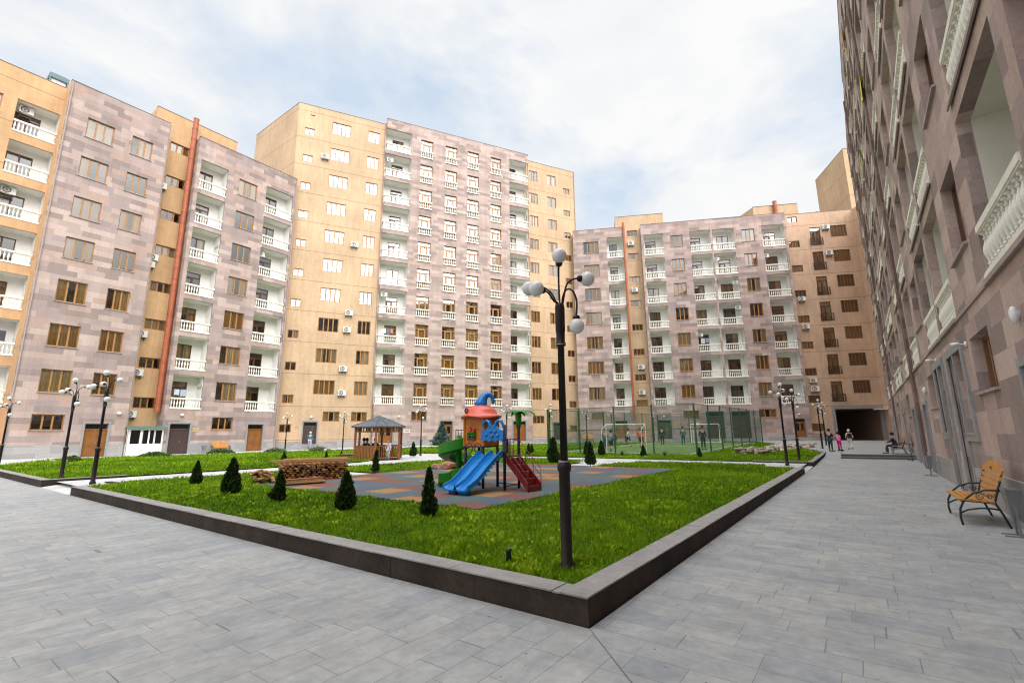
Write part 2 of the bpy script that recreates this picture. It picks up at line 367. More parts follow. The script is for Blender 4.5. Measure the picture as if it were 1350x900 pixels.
def frame_mesh(w, h, n, mat, style='win', fw_=.075):
    def f():
        mb = MB(); fr = fw_
        mb.box(0, fr, -.03, .04, 0, h); mb.box(w-fr, w, -.03, .04, 0, h)
        mb.box(fr, w-fr, -.03, .04, 0, fr); mb.box(fr, w-fr, -.03, .04, h-fr, h)
        if style == 'win':
            for k in range(1, n):
                x = fr+(w-2*fr)*k/n; mb.box(x-.055, x+.055, -.045, .035, fr, h-fr)
        else:                                   # french door: side lights, a door leaf and a transom
            t = h*.80
            x0, x1 = (w*.24, w*.76) if style == 'french' else (w*.08, w*.52)
            mb.box(fr, w-fr, -.04, .035, t-.04, t+.05)
            mb.box(x0-.05, x0+.04, -.045, .036, fr, t-.04); mb.box(x1-.04, x1+.05, -.045, .036, fr, t-.04)
            mb.box(x0+.04, x1-.04, -.05, .03, fr, .55); mb.box(x0+.04, x1-.04, -.05, .03, t-.14, t-.04)
            mb.box(x0+.04, x0+.12, -.05, .03, .55, t-.14); mb.box(x1-.12, x1-.04, -.05, .03, .55, t-.14)
        return mb.mesh('window_frame', [mat])
    return cached(('f', round(w, 2), round(h, 2), n, mat.name, style), f)
def pane_mesh(w, h):
    def f():
        mb = MB(); mb.quad((.04, 0, .04), (w-.04, 0, .04), (w-.04, 0, h-.04), (.04, 0, h-.04)); return mb.mesh('pane', [M['glass']])
    return cached(('p', round(w, 2), round(h, 2)), f)
def curtain_mesh(x0, x1, h, seed=0):
    def f():
        mb = MB(); n = max(4, int((x1-x0)/.06)); pts = []
        for i in range(n+1):
            x = x0+(x1-x0)*i/n; pts.append((x, .025*sin(i*1.9+seed)+.012*sin(i*.7)))
        for (a, ya), (b, yb) in zip(pts, pts[1:]): mb.quad((a, ya, .03), (b, yb, .03), (b, yb, h-.03), (a, ya, h-.03))
        return mb.mesh('curtain', [M['curtain']], True, False)
    return cached(('c', round(x0, 2), round(x1, 2), round(h, 2), seed), f)
def window(root, x0, x1, z0, z1, y, n=3, mat=None, style='win', cur=None, name='window', set_=.16, rng=rnd, sill=True):
    w_, h_ = x1-x0, z1-z0
    o = link(name, frame_mesh(w_, h_, n, mat or M['timber'], style), root, (x0, y+set_, z0))
    link('pane', pane_mesh(w_, h_), o, (0, .012, 0))
    t = rng.random() if cur is None else cur
    if t < .36: link('curtain', curtain_mesh(.05, w_-.05, h_, 1), o, (0, .12, 0))
    elif t < .58:
        link('curtain', curtain_mesh(.05, w_*.36, h_, 2), o, (0, .12, 0)); link('curtain', curtain_mesh(w_*.62, w_-.05, h_, 3), o, (0, .12, 0))
    elif t < .72: link('curtain', curtain_mesh(w_*.4, w_-.05, h_, 4), o, (0, .12, 0))
    if sill:
        def f():
            mb = MB(); mb.box(-.06, w_+.06, -set_-.07, -.03, -.05, .004); return mb.mesh('sill', [M['sill']])
        link('sill', cached(('s', round(w_, 2), set_), f), o)
    return o
PROF = [(.056, 0), (.056, .05), (.03, .065), (.024, .11), (.042, .14), (.025, .17), (.038, .24), (.060, .32), (.066, .38), (.056, .45), (.034, .53), (.024, .59), (.042, .62), (.024, .65), (.030, .685), (.056, .70), (.056, .74)]
def balustrade_mesh(w, hi=False, h=1.0, side=0):
    def f():
        mb = MB(); seg = 12 if hi else 6
        prof = PROF if hi else [PROF[i] for i in (0, 2, 4, 5, 7, 9, 11, 14, 16)]
        mb.box(0, w, -.10, .10, 0, .10); mb.box(0, w, -.085, .085, .10, .14)
        mb.box(0, w, -.09, .09, h-.12, h); mb.box(0, w, -.07, .07, h-.15, h-.12)
        n = max(2, round(w/.225)); s = (h-.29)/.74
        for i in range(n):
            x = w*(i+.5)/n
            mb.lathe([(r*(1.02 if hi else 1.1), .14+z*s) for r, z in prof], seg, (x, 0, 0))
        if side:
            x = .09 if side < 0 else w-.09
            L_ = .62; k = 3
            mb.box(x-.09, x+.09, .10, L_, 0, .14); mb.box(x-.085, x+.085, .09, L_, h-.14, h)
            for i in range(k): mb.lathe([(r*1.1, .14+z*s) for r, z in prof], seg, (x, .1+(L_-.1)*(i+.5)/k, 0))
        me = mb.mesh('balustrade', [M['balu']])
        return me
    return cached(('b', round(w, 2), hi, h, side), f)
def balcony(root, x0, x1, z0, z1, y, dx0, dx1, dh=2.5, dep=1.25, hi=False, rv=.2, side=0, plaster=None, mat=None, pane_door='door', dn=2):
    w_, h_ = x1-x0, z1-z0
    def f():
        mb = MB(); e = rv+dep
        a, b = dx0, dx1
        mb.quad((0, e, 0), (a, e, 0), (a, e, h_), (0, e, h_)); mb.quad((b, e, 0), (w_, e, 0), (w_, e, h_), (b, e, h_)); mb.quad((a, e, dh), (b, e, dh), (b, e, h_), (a, e, h_))
        if side >= 0: mb.quad((0, rv, 0), (0, e, 0), (0, e, h_), (0, rv, h_))
        else: mb.quad((0, .72, 0), (0, e, 0), (0, e, h_), (0, .72, h_))
        if side <= 0: mb.quad((w_, rv, 0), (w_, e, 0), (w_, e, h_), (w_, rv, h_))
        else: mb.quad((w_, .72, 0), (w_, e, 0), (w_, e, h_), (w_, .72, h_))
        mb.quad((0, rv, h_), (w_, rv, h_), (w_, e, h_), (0, e, h_)); mb.quad((0, rv, 0), (w_, rv, 0), (w_, e, 0), (0, e, 0))
        for p, q in ((a, a), (b, b)): mb.quad((p, e, 0), (p, e+.1, 0), (p, e+.1, dh), (p, e, dh))
        mb.quad((a, e, dh), (b, e, dh), (b, e+.1, dh), (a, e+.1, dh))
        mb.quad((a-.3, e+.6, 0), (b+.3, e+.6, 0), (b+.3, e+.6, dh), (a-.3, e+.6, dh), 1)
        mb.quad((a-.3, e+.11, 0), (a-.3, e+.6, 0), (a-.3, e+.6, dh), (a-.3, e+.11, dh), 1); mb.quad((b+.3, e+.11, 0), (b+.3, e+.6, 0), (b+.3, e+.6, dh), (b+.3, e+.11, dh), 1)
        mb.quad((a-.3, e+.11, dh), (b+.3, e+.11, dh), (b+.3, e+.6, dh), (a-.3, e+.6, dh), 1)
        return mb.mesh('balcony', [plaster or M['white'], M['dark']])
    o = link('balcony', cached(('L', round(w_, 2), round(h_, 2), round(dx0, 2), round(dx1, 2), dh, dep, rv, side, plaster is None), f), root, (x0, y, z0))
    link('balustrade', balustrade_mesh(w_-.02, hi, 1.0, side), o, (.01, .06, 0))
    d = link(pane_door, frame_mesh(dx1-dx0, dh, 2, mat or M['timber_d'], rnd.choice(['balc', 'win']), ), o, (dx0, rv+dep+.05, 0))
    link('pane', pane_mesh(dx1-dx0, dh), o, (dx0, rv+dep+.062, 0))
    if rnd.random() < .55:
        ww = dx1-dx0; s = rnd.choice([(.05, ww-.05), (.05, ww*.5), (ww*.5, ww-.05)])
        link('curtain', curtain_mesh(s[0], s[1], dh, 1), o, (dx0, rv+dep+.2, 0))
    return o
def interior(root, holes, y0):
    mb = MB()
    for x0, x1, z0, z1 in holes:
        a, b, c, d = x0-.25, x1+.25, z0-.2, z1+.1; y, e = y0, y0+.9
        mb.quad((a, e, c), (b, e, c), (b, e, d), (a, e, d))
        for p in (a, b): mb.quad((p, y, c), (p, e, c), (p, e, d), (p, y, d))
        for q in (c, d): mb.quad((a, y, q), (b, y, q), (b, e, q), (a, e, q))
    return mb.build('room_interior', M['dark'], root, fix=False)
def door(root, x0, x1, z0, z1, y, style='wood', trim=True, rec_=.15):
    w_, h_ = x1-x0, z1-z0; t = h_*.82
    def f():
        mb = MB()
        mb.box(0, .07, -.04, .06, 0, h_); mb.box(w_-.07, w_, -.04, .06, 0, h_); mb.box(.07, w_-.07, -.04, .06, h_-.06, h_); mb.box(.07, w_-.07, -.04, .06, t-.05, t+.03)
        mid = w_*.5 if style == 'wood' else w_*.66
        for a, b in ((.07, mid-.006), (mid+.006, w_-.07)):
            mb.box(a, b, 0, .04, .02, t-.05)
            if style == 'wood':
                for c, d in ((.15, t*.36), (t*.42, t-.2)):
                    mb.box(a+.1, b-.1, -.014, 0, c, d); mb.box(a+.16, b-.16, -.026, -.014, c+.06, d-.06)
            elif style == 'glass':
                mb.box(a+.1, b-.1, -.012, 0, .15, .8)
        return mb.mesh('door', [M['doormetal'] if style == 'metal' else M['doorwood']])
    o = link('door', cached(('d', round(w_, 2), round(h_, 2), style), f), root, (x0, y, z0))
    mb = MB(); mb.box(.075, w_-.075, .01, .03, t+.035, h_-.065)
    if style == 'glass': mb.box(w_*.1+.08, w_*.5-.12, -.004, 0, .85, t-.2); mb.box(w_*.5+.12, w_*.9-.08, -.004, 0, .85, t-.2)
    mb.build('transom_pane', M['glassdk'], o)
    mb = MB(); hx = w_*.5+.09 if style != 'metal' else w_*.66-.1
    mb.box(hx-.02, hx+.02, -.03, -.005, 1.0, 1.2); mb.tube([(hx, -.03, 1.12), (hx, -.07, 1.12), (hx-.11, -.07, 1.12)], .011, 6)
    mb.build('handle', M['steel'], o)
    if trim:
        mb = MB(); k = .13
        e_ = -.05-rec_; mb.box(-k, .008, e_, .05, 0, h_+k); mb.box(w_-.008, w_+k, e_, .05, 0, h_+k); mb.box(.008, w_-.008, e_, .05, h_-.008, h_+k)
        mb.build('surround', M['gray_trim'], o)
    return o
def wall_lamp(root, x, z, y=0):
    mb = MB(); mb.sphere((0, -.09, 0), .16, 12, 8, 0, .8); return mb.build('wall_lamp', M['globe'], root, True, (x, y, z))
def plate(root, x, z, y=0, w_=.5, h_=.32, mat=None):
    mb = MB(); mb.box(-w_/2, w_/2, -.025, -.002, -h_/2, h_/2); mb.box(-w_/2+.05, w_/2-.05, -.029, -.025, -h_/2+.06, h_/2-.06, 1)
    return mb.build('sign_plate', [mat or M['yellow'], M['sill']], root, False, (x, y, z))
def cope(mb, x0, x1, y0, y1, z, m): mb.box(x0-.02, x1+.02, y0-.025, y1+.02, z, z+.06, m)
BASE_AC = {}
AC_N = 0
def ac_unit(fr, x, y, z, label, s=1.0, side=False):
    """fr: facade frame (Matrix). hangs proud of the wall at depth y"""
    global AC_N
    if 'o' not in BASE_AC:
        me = MB(); me.box(-.42, .42, -.36, -.06, 0, .56); me.box(-.44, .44, -.37, -.05, .545, .575)
        BASE_AC['case'] = me.mesh('case', [M['acwhite']])
        g = MB()
        for r in (.08, .14, .20, .24):
            g.tube([(-.1+r*cos(t*pi/8), -.372, .28+r*sin(t*pi/8)) for t in range(17)], .008, 4, 0, False)
        g.tube([(-.1+.21*cos(t*pi/8), -.364, .28+.21*sin(t*pi/8)) for t in range(17)], .03, 4, 0, False)
        g.box(-.15, -.05, -.368, -.361, .23, .33)
        BASE_AC['grille'] = g.mesh('fan_grille', [M['acgrille']])
        b = MB()
        b.box(-.3, .3, -.035, -.02, -.2, -.17)
        for xx in (-.3, .3):
            b.box(xx-.02, xx+.02, -.36, -.003, -.045, -.005); b.box(xx-.02, xx+.02, -.03, -.003, -.3, -.045)
            b.tube([(xx, -.33, -.04), (xx, -.02, -.28)], .012, 5)
        BASE_AC['br'] = b.mesh('bracket', [M['steel']]); BASE_AC['o'] = 1
    p = fr @ Vector((x, y, z)); rz = fr.to_euler().z+(pi/2 if side else 0)
    t = thing('air_conditioner', label, 'air conditioner', p, rz, 'air conditioners on the facades')
    for n_, k in (('case', 'case'), ('fan_grille', 'grille'), ('bracket', 'br')): link(n_, BASE_AC[k], t)
    if s != 1: t.scale = (s, s, s)
    return t
ORD = ['ground', 'first', 'second', 'third', 'fourth', 'fifth', 'sixth', 'seventh', 'eighth', 'ninth', 'tenth', 'top']
def frame_of(X, Y, rz): return Matrix.Translation((X, Y, 0)) @ Matrix.Rotation(rz, 4, 'Z')

# ================================================================== A: left block
FA = frame_of(-49, 0, pi/2)
A = thing('apartment_building', 'long left block of pink grey stone with ochre recesses and an orange flue pipe', 'building', (-49, 0, 0), pi/2, 'apartment buildings around the courtyard')
za = lambda k: 4.08+3.52*(k-1)
st = MB(); oc = MB(); H = []; HO = []; HL = []
for k in range(1, 8):
    z = za(k)
    for (a, b) in ((7.4, 9.18), (10.43, 11.93), (19.43, 21.27)): H.append((a, b, z+.9, z+2.65))
    for (a, b, c) in ((15.86, 18.34, 0), (22.2, 25.2, 1)):
        H.append((a, b, z, z+3.07))
    HL.append((3.5, 6.0, z+.08, z+2.85)); HL.append((.9, 2.72, z+1.2, z+2.75))
    HL.append((-3.6, -1.1, z+.08, z+2.85))
RZ = [4.12+3.525*k for k in range(8)]
for z in RZ: HO.append((13.68, 15.32, z, z+.95))
G = [(7.33, 9.15, 2.19, 3.36), (19.42, 21.23, 2.28, 3.41)]
D_ = [(10.4, 11.86, .1, 2.74, .2), (16.08, 17.66, .1, 2.79, .2), (22.68, 24.2, .13, 2.81, .2)]
wall(st, [(6.05, 13.0, 0, 30.5), (15.53, 25.5, 0, 30.55)], H+G+D_, 0)
wall(oc, [(13.0, 15.6, 0, 32.7)], HO, 1.7); wall(oc, [(12.3, 13.0, 30.5, 32.7), (15.6, 19.5, 30.5, 32.7)], [], 1.7)
wall(oc, [(-14, 6.05, 0, 30.6)], HL, 1.85)
for x, b in ((6.05, 1.85), (13.0, 1.7), (15.53, 1.7)):
    mb = oc if x == 6.05 else st
    mb.quad((x, 0, 0), (x, b, 0), (x, b, 30.5), (x, 0, 30.5), 0, [(x, 0), (x+b, 0), (x+b, 30.5), (x, 30.5)])
st.quad((25.5, 0, 0), (25.5, 10, 0), (25.5, 10, 30.55), (25.5, 0, 30.55), 0, [(25.5, 0), (35.5, 0), (35.5, 30.55), (25.5, 30.55)])
oc.quad((12.3, 1.7, 30.5), (12.3, 7, 30.5), (12.3, 7, 32.7), (12.3, 1.7, 32.7)); oc.quad((19.5, 1.7, 30.5), (19.5, 7, 30.5), (19.5, 7, 32.7), (19.5, 1.7, 32.7))
st.build('stone_wall', M['stone'], A, fix=False); oc.build('render_wall', M['ochre_a'], A, fix=False)
rf = MB()
rf.box(6.1, 12.95, .05, 12, 30.2, 30.45); rf.box(15.6, 25.45, .05, 12, 30.2, 30.5); rf.box(-14, 6.0, 1.9, 12, 30.2, 30.55); rf.box(12.35, 19.45, 1.75, 6.95, 32.4, 32.65)
cope(rf, 6.05, 13.0, 0, .3, 30.5, 1); cope(rf, 15.53, 25.5, 0, .3, 30.55, 1); cope(rf, -14, 6.0, 1.85, 2.1, 30.6, 1); cope(rf, 12.3, 19.5, 1.7, 2.0, 32.7, 1)
split_build(rf, 'roof', [M['roof'], M['cope']], A)
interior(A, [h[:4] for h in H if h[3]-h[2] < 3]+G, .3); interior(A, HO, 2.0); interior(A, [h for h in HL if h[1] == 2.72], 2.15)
for k in range(1, 8):
    z = za(k); hi_ = k > 4
    for (a, b, n) in ((7.4, 9.18, 3), (10.43, 11.93, 3), (19.43, 21.27, 3)): window(A, a, b, z+.9, z+2.65, 0, n)
    window(A, .9, 2.72, z+1.2, z+2.75, 1.85, 3)
    balcony(A, 15.86, 18.34, z, z+3.07, 0, .25, 1.65, 2.55)
    balcony(A, 22.2, 25.2, z, z+3.07, 0, .35, 1.9, 2.55)
    balcony(A, 3.5, 6.0, z+.08, z+2.85, 1.85, .1, 1.62, 2.35); balcony(A, -3.6, -1.1, z+.08, z+2.85, 1.85, .1, 1.62, 2.35)
for z in RZ: window(A, 13.68, 15.32, z, z+.95, 1.7, 3, sill=False)
for (a, b, c, d) in G: window(A, a, b, c, d, 0, 3, cur=.9)
door(A, 10.4, 11.86, .1, 2.74, .15); door(A, 16.08, 17.66, .1, 2.79, .15, 'metal'); door(A, 22.68, 24.2, .13, 2.81, .15)
pp = MB()
for i in range(26):
    z = 3.75+i*1.11; pp.lathe([(.235, 0), (.235, 1.05), (.255, 1.06), (.255, 1.11)], 12, (15.22, .75, z))
pp.build('flue_pipe', M['rust'], A)
dp = MB(); dp.tube([(6.15, -.08, .3), (6.15, -.08, 30.4)], .05, 6); dp.tube([(13.06, .08, .3), (13.06, .08, 30.4)], .05, 6); dp.tube([(25.44, -.08, .3), (25.44, -.08, 30.4)], .05, 6)
split_build(dp, 'downpipe', M['sill'], A)
pl = MB()
for a, b in ((6.05, 10.27), (11.99, 13.0), (15.53, 15.95), (17.79, 22.55), (24.33, 25.52)): pl.box(a, b, -.04, .01, 0, 1.1)
split_build(pl, 'plinth', M['plinth'], A)
po = thing('entrance_porch', 'white glazed entrance porch with a green roof in the left block recess', 'porch', FA @ Vector((14.35, .9, .1)), pi/2)
q = MB()
q.box(-1.25, 1.25, -1.2, .8, 0, 2.3)
q.build('porch_body', M['pvc'], po)
q = MB()
for a, b in ((-1.05, -.42), (-.2, .15), (.28, .55), (.68, 1.12)): q.box(a, b, -1.215, -1.2, 1.0, 2.1)
q.box(-1.265, -1.25, -1.0, -.4, 1.0, 2.05)
q.build('pane', M['glassdk'], po)
q = MB(); q.box(-1.4, 1.4, -1.5, .8, 2.3, 2.38); q.box(-1.4, 1.4, -1.52, -1.5, 2.22, 2.42); q.build('porch_roof', M['awn'], po)
q = MB(); q.box(-.24, -.225, -1.215, -1.2, .05, 2.2); q.box(.6, .615, -1.215, -1.2, .05, 2.2); q.tube([(-1.3, -1.4, 0), (-1.3, -1.4, 2.3)], .03, 6); q.build('porch_frame', M['sill'], po)
wall_lamp(A, 16.9, 3.55); wall_lamp(A, 12.4, 3.55); plate(A, 18.15, 2.25); 
v = thing('roof_vent', 'green metal roof vent on the ochre parapet at far left', 'roof vent', FA @ Vector((5.6, 3.2, 30.6)), pi/2)
q = MB(); q.box(-.45, .45, -.45, .45, 0, .9); q.build('vent_shaft', M['white'], v)
q = MB(); q.box(-.62, .62, -.62, .62, .9, 1.3); q.box(-.5, .5, -.5, .5, 1.3, 1.4); q.tube([(0, 0, 1.4), (0, 0, 1.6)], .03, 5)
for x in (-.55, .55):
    for y in (-.55, .55): q.box(x-.05, x+.05, y-.05, y+.05, 0, .9)
q.build('vent_hood', plain('green_sheet', (.10, .16, .155), .45, .2), v)
for k, dx, t in ((7, .25, 'top left orange balcony'), (5, .2, 'third orange balcony from the top at far left')):
    ac_unit(FA, 3.9+dx, 2.9, za(k)+2.2, 'white air conditioner inside the '+t)
for x, z, t in ((13.35, RZ[6]-.72, 'by the second recess window from the roof left of the flue'), (13.5, RZ[4]-.75, 'upper of two beside the fourth floor recess window left of the flue'), (13.32, RZ[4]-1.45, 'lower of two beside the fourth floor recess window left of the flue'),
                (13.5, RZ[2]-.85, 'under the recess window two floors above the white porch'), (13.6, RZ[1]-.75, 'under the recess window one floor above the white porch'), (13.55, RZ[0]-.8, 'just above the green porch roof')):
    ac_unit(FA, x, 1.7, z, 'white air conditioner '+t)
for x, z, t in ((18.05, za(5)+2.0, 'on the right wall of the third balcony right of the flue'), (18.05, za(1)+2.2, 'in the lowest balcony right of the orange flue')):
    ac_unit(FA, x+.2, .65, z, 'white air conditioner '+t, side=True)
ac_unit(FA, 22.55, .9, za(5)+2.3, 'white air conditioner in the third balcony from the roof near the tower')

# ================================================================== B: ochre and stone tower
RB = math.atan2(.87224, .48908); FB = frame_of(-44.17, 34.27, RB)
B = thing('apartment_building', 'tallest tower block with a pink stone centre between ochre wings', 'building', (-44.17, 34.27, 0), RB, 'apartment buildings around the courtyard')
zb = lambda k: 5.05+3.552*(k-1)
st = MB(); oc = MB(); HS = []; HB = []; HO = []
FR = ((4.15, 5.76), (7.48, 9.1), (10.58, 12.2), (13.94, 15.5))
for k in range(1, 11):
    z = zb(k)
    for a, b in FR: HS.append((a, b, z, z+2.62))
    HB.append((-.26, 2.95, z, z+3.05)); HB.append((16.8, 19.75, z, z+3.05))
GS = [(4.0, 5.83, 3.28, 4.32)]; DS = [(7.5, 9.03, .8, 3.25), (17.05, 18.85, .75, 3.27), (.35, 1.95, .75, 3.3), (11.2, 12.7, .8, 3.25)]
wall(st, [(-.26, 19.75, .3, 41.4)], HS+HB+GS+DS, 0, uvo=(3.3, .1))
for x, d in ((-.26, 1), (19.75, -1)):          # returns of the stone bay: bands between the open balcony corners
    lv = [.3]+[t for k in range(1, 11) for t in (zb(k), zb(k)+3.05)]+[41.4]
    for c, e in zip(lv[::2], lv[1::2]):
        st.quad((x, 0, c), (x, .75, c), (x, .75, e), (x, 0, e), 0, [(x, c), (x+.75, c), (x+.75, e), (x, e)])
zo = lambda k: 5.06+3.54*(k-1)
for k in range(1, 12):
    if k <= 10: HO.append((-9.7, -8.6, zo(k), zo(k)+.92, 'w2')); HO.append((25.85, 27.0, zo(k)+.05, zo(k)+.97, 'w2'))
    if k <= 10:
        z = 6.08+3.53*(k-1)
        HO += [(-6.7, -4.53, z, z+1.58, 'w4'), (-2.45, -1.0, z, z+1.58, 'w3'), (20.16, 21.58, z, z+1.58, 'w3'), (23.14, 24.66, z, z+1.58, 'w2')]
GO = [(-9.75, -8.6, 2.0, 2.86), (-5.55, -3.82, 3.15, 4.22), (-2.6, -.9, 3.15, 4.22), (20.2, 21.9, 3.0, 4.0), (25.85, 27.0, 1.9, 2.75)]
DO = [(-7.42, -6.05, .75, 3.1)]
DO2 = [(23.2, 24.6, .8, 3.1)]
wall(oc, [(-10.53, -.26, .2, 40.9), (19.75, 27.95, .2, 40.9)], [h[:4] for h in HO]+GO+DO+DO2+[(-9.2, -8.7, 39.55, 39.68)], .6)
cA = Vector((-cos(RB), sin(RB)))              # world -X in facade axes
p1 = Vector((-10.53, .6)); p2 = p1+10.5*cA
oc.quad((*p1, .2), (*p2, .2), (*p2, 40.9), (*p1, 40.9))
p3 = p2+Vector((4, 9)); oc.quad((*p2, .2), (*p3, .2), (*p3, 40.9), (*p2, 40.9))
oc.quad((27.95, .6, .2), (28.6, 6, .2), (28.6, 6, 40.9), (27.95, .6, 40.9))
oc.quad((-.26, .75, 40.5), (-.26, 8, 40.5), (-.26, 8, 41.4), (-.26, .75, 41.4)); oc.quad((19.75, .75, 40.5), (19.75, 8, 40.5), (19.75, 8, 41.4), (19.75, .75, 41.4))
st.build('stone_wall', M['stone_b'], B, fix=False); oc.build('render_wall', M['ochre'], B, fix=False)
rf = MB(); rf.poly([(*p1, 40.6), (27.95, .65, 40.6), (28.6, 10, 40.6), (*p3, 40.6), (*p2, 40.6)]); rf.box(-.2, 19.7, .05, 8, 40.9, 41.2)
cope(rf, -.26, 19.75, 0, .3, 41.4, 1); cope(rf, -10.5, -.3, .6, .9, 40.9, 1); cope(rf, 19.8, 27.95, .6, .9, 40.9, 1)
a_ = math.atan2(cA.y, cA.x); rf.box(0, 10.5, -.25, .02, 40.9, 40.95, 1, Matrix.Translation((*p1, 0)) @ Matrix.Rotation(a_, 4, 'Z'))
split_build(rf, 'roof', [M['roof'], M['cope']], B)
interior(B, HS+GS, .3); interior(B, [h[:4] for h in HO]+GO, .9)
for k in range(1, 11):
    z = zb(k)
    for i, (a, b) in enumerate(FR):
        o = window(B, a, b, z, z+2.62, 0, 3, style='french', name='french_door', sill=False, set_=.2, cur=None if (k, i) not in ((9, 0), (9, 1)) else .5)
        link('balustrade', balustrade_mesh(b-a+.06), o, (-.03, -.22, .0))
    balcony(B, -.26, 2.95, z, z+3.05, 0, .98, 2.4, 2.5, side=-1); balcony(B, 16.8, 19.75, z, z+3.05, 0, .22, 1.62, 2.5, side=1)
for (a, b, c, d, s) in HO: window(B, a, b, c, d, .6, int(s[1]), sill=False, set_=.1)
for (a, b, c, d) in GO: window(B, a, b, c, d, .6, 3 if b-a > 1.3 else 2, sill=False, set_=.1)
window(B, 4.0, 5.83, 3.28, 4.32, 0, 3, cur=.2)
for h in DS: door(B, *h[:4], .15, 'glass' if h[0] != 17.05 else 'wood')
door(B, *DO[0], .72, 'metal', True, .12); door(B, *DO2[0], .72, 'metal', True, .12)
pl = MB()
for a, b in ((-.3, .2), (2.1, 7.35), (9.18, 11.05), (12.85, 16.9), (19.0, 19.8)): pl.box(a, b, -.05, .01, .2, 1.05)
for a, b in ((-10.55, -7.57), (-5.9, -.3), (19.8, 23.05), (24.75, 27.95)): pl.box(a, b, .55, .61, .2, 1.05)
split_build(pl, 'plinth', M['plinth'], B)
sp_ = MB()
for x0, x1, y in ((-8.2, -4.6, .6), (-.3, 3, 0), (6.6, 10, 0), (16.2, 19.6, 0), (22.4, 25.4, .6), (10.6, 13.4, 0)):
    for i in range(3): sp_.box(x0-.3*i, x1+.3*i, y-1.2-.32*i, y-.06, .15, .77-.16*i-.001*i)
split_build(sp_, 'entrance_step', M['plinth'], B)
wall_lamp(B, -6.7, 3.6, .6); wall_lamp(B, 2.6, 3.7); plate(B, -8.0, 2.55, .6); plate(B, 3.6, 2.1, 0, .6, .35, M['white']); plate(B, 10.1, 2.1, 0, .5, .3, M['white'])
dp = MB()
for x, y in ((-.4, .5), (27.8, .5)): dp.tube([(x, y, .3), (x, y, 40.8)], .05, 6)
split_build(dp, 'downpipe', M['sill'], B)
for x, z, t in ((-7.25, 34.15, 'beside the four pane window one row below the tower roof row'), (-3.35, 23.6, 'alone between wide and narrow ochre windows at mid tower height'), (-3.5, 15.2, 'highest of the cluster of four on the ochre tower wing'),
                (-3.6, 13.2, 'second highest of the cluster of four on the ochre tower wing'), (-3.75, 8.7, 'third of the cluster of four on the ochre tower wing'), (-3.75, 6.0, 'lowest of the cluster of four on the ochre tower wing')):
    ac_unit(FB, x, .6, z, 'white air conditioner '+t)
ac_unit(FB, .35, .62, zb(9)+2.2, 'white air conditioner in the second highest corner balcony of the tower', .9)
ac_unit(FB, .35, .62, zb(4)+2.2, 'white air conditioner in the fourth corner balcony up the left tower edge', .9)

# ================================================================== C and E: right hand blocks
RC = math.atan2(.43592, .9); FC = frame_of(-21.93, 61.68, RC)
C = thing('apartment_building', 'lower far block of mauve stone with many white balconies behind the sports court', 'building', (-21.93, 61.68, 0), RC, 'apartment buildings around the courtyard')
zc = lambda k: 5.12+3.5*(k-1)
st = MB(); oc = MB(); H = []; HB = []; HR = []
BC = ((-5.05, -2.72, .35, 1.45), (.1, 2.75, .3, 1.75), (6.3, 9.05, .2, 1.65), (9.28, 12.1, .8, 2.35), (15.6, 18.4, .6, 2.1))
for k in range(1, 8):
    z = zc(k)
    H += [(-8.4, -6.22, z+.98, z+2.68), (3.67, 5.35, z+.98, z+2.68), (13.08, 14.7, z+.98, z+2.75)]
    for a, b, c, d in BC: HB.append((a, b, z, z+3.08))
for k in range(8): HR.append((-2.1, -.63, 5.17+3.5*k, 6.05+3.5*k))
G = [(-8.17, -6.5, 3.4, 4.33), (3.65, 5.6, 3.42, 4.45), (12.83, 14.87, 3.45, 4.48)]
DC = [(-5.1, -3.5, .95, 3.28), (.37, 2.07, .85, 3.3), (16.8, 18.06, .97, 3.25), (6.4, 8.6, .85, 4.3), (9.5, 11.7, .85, 4.3)]
wall(st, [(-9.85, -2.45, .3, 30.65), (-.25, 18.7, .3, 30.75)], H+HB+G+DC, 0, uvo=(1.7, .2))
wall(oc, [(-2.45, -.2, .3, 32.8)], HR, 1.2); wall(oc, [(-3.65, -2.45, 30.6, 32.8), (-.2, 3.12, 30.7, 32.8)], [], 1.2)
wall(oc, [(15.6, 21.4, 30.7, 33.0)], [], 2.2); oc.quad((15.6, 2.2, 30.6), (14.2, 6, 30.6), (14.2, 6, 33.0), (15.6, 2.2, 33.0)); oc.quad((21.4, 2.2, 30.6), (21.4, 8, 30.6), (21.4, 8, 33.0), (21.4, 2.2, 33.0))
oc.quad((-3.65, 1.2, 30.4), (-3.65, 7, 30.4), (-3.65, 7, 32.8), (-3.65, 1.2, 32.8)); oc.quad((3.12, 1.2, 30.4), (3.12, 7, 30.4), (3.12, 7, 32.8), (3.12, 1.2, 32.8))
for x in (-2.45, -.25, 18.7):
    st.quad((x, 0, .3), (x, 1.25, .3), (x, 1.25, 30.65), (x, 0, 30.65), 0, [(x, 0), (x+1.25, 0), (x+1.25, 30), (x, 30)])
st.quad((-9.85, 0, .3), (-9.85, 6, .3), (-9.85, 6, 30.65), (-9.85, 0, 30.65), 0, [(0, 0), (6, 0), (6, 30), (0, 30)])
st.build('stone_wall', M['stone_c'], C, fix=False); oc.build('render_wall', M['ochre'], C, fix=False)
rf = MB(); rf.box(-9.8, -2.5, .05, 10, 30.3, 30.6); rf.box(-.2, 18.65, .05, 10, 30.3, 30.7); rf.box(-3.6, 3.1, 1.25, 7, 32.5, 32.75); rf.poly([(15.6, 2.25, 32.9), (21.35, 2.25, 32.9), (21.35, 7, 32.9), (14.2, 7, 32.9), (14.2, 6, 32.9)])
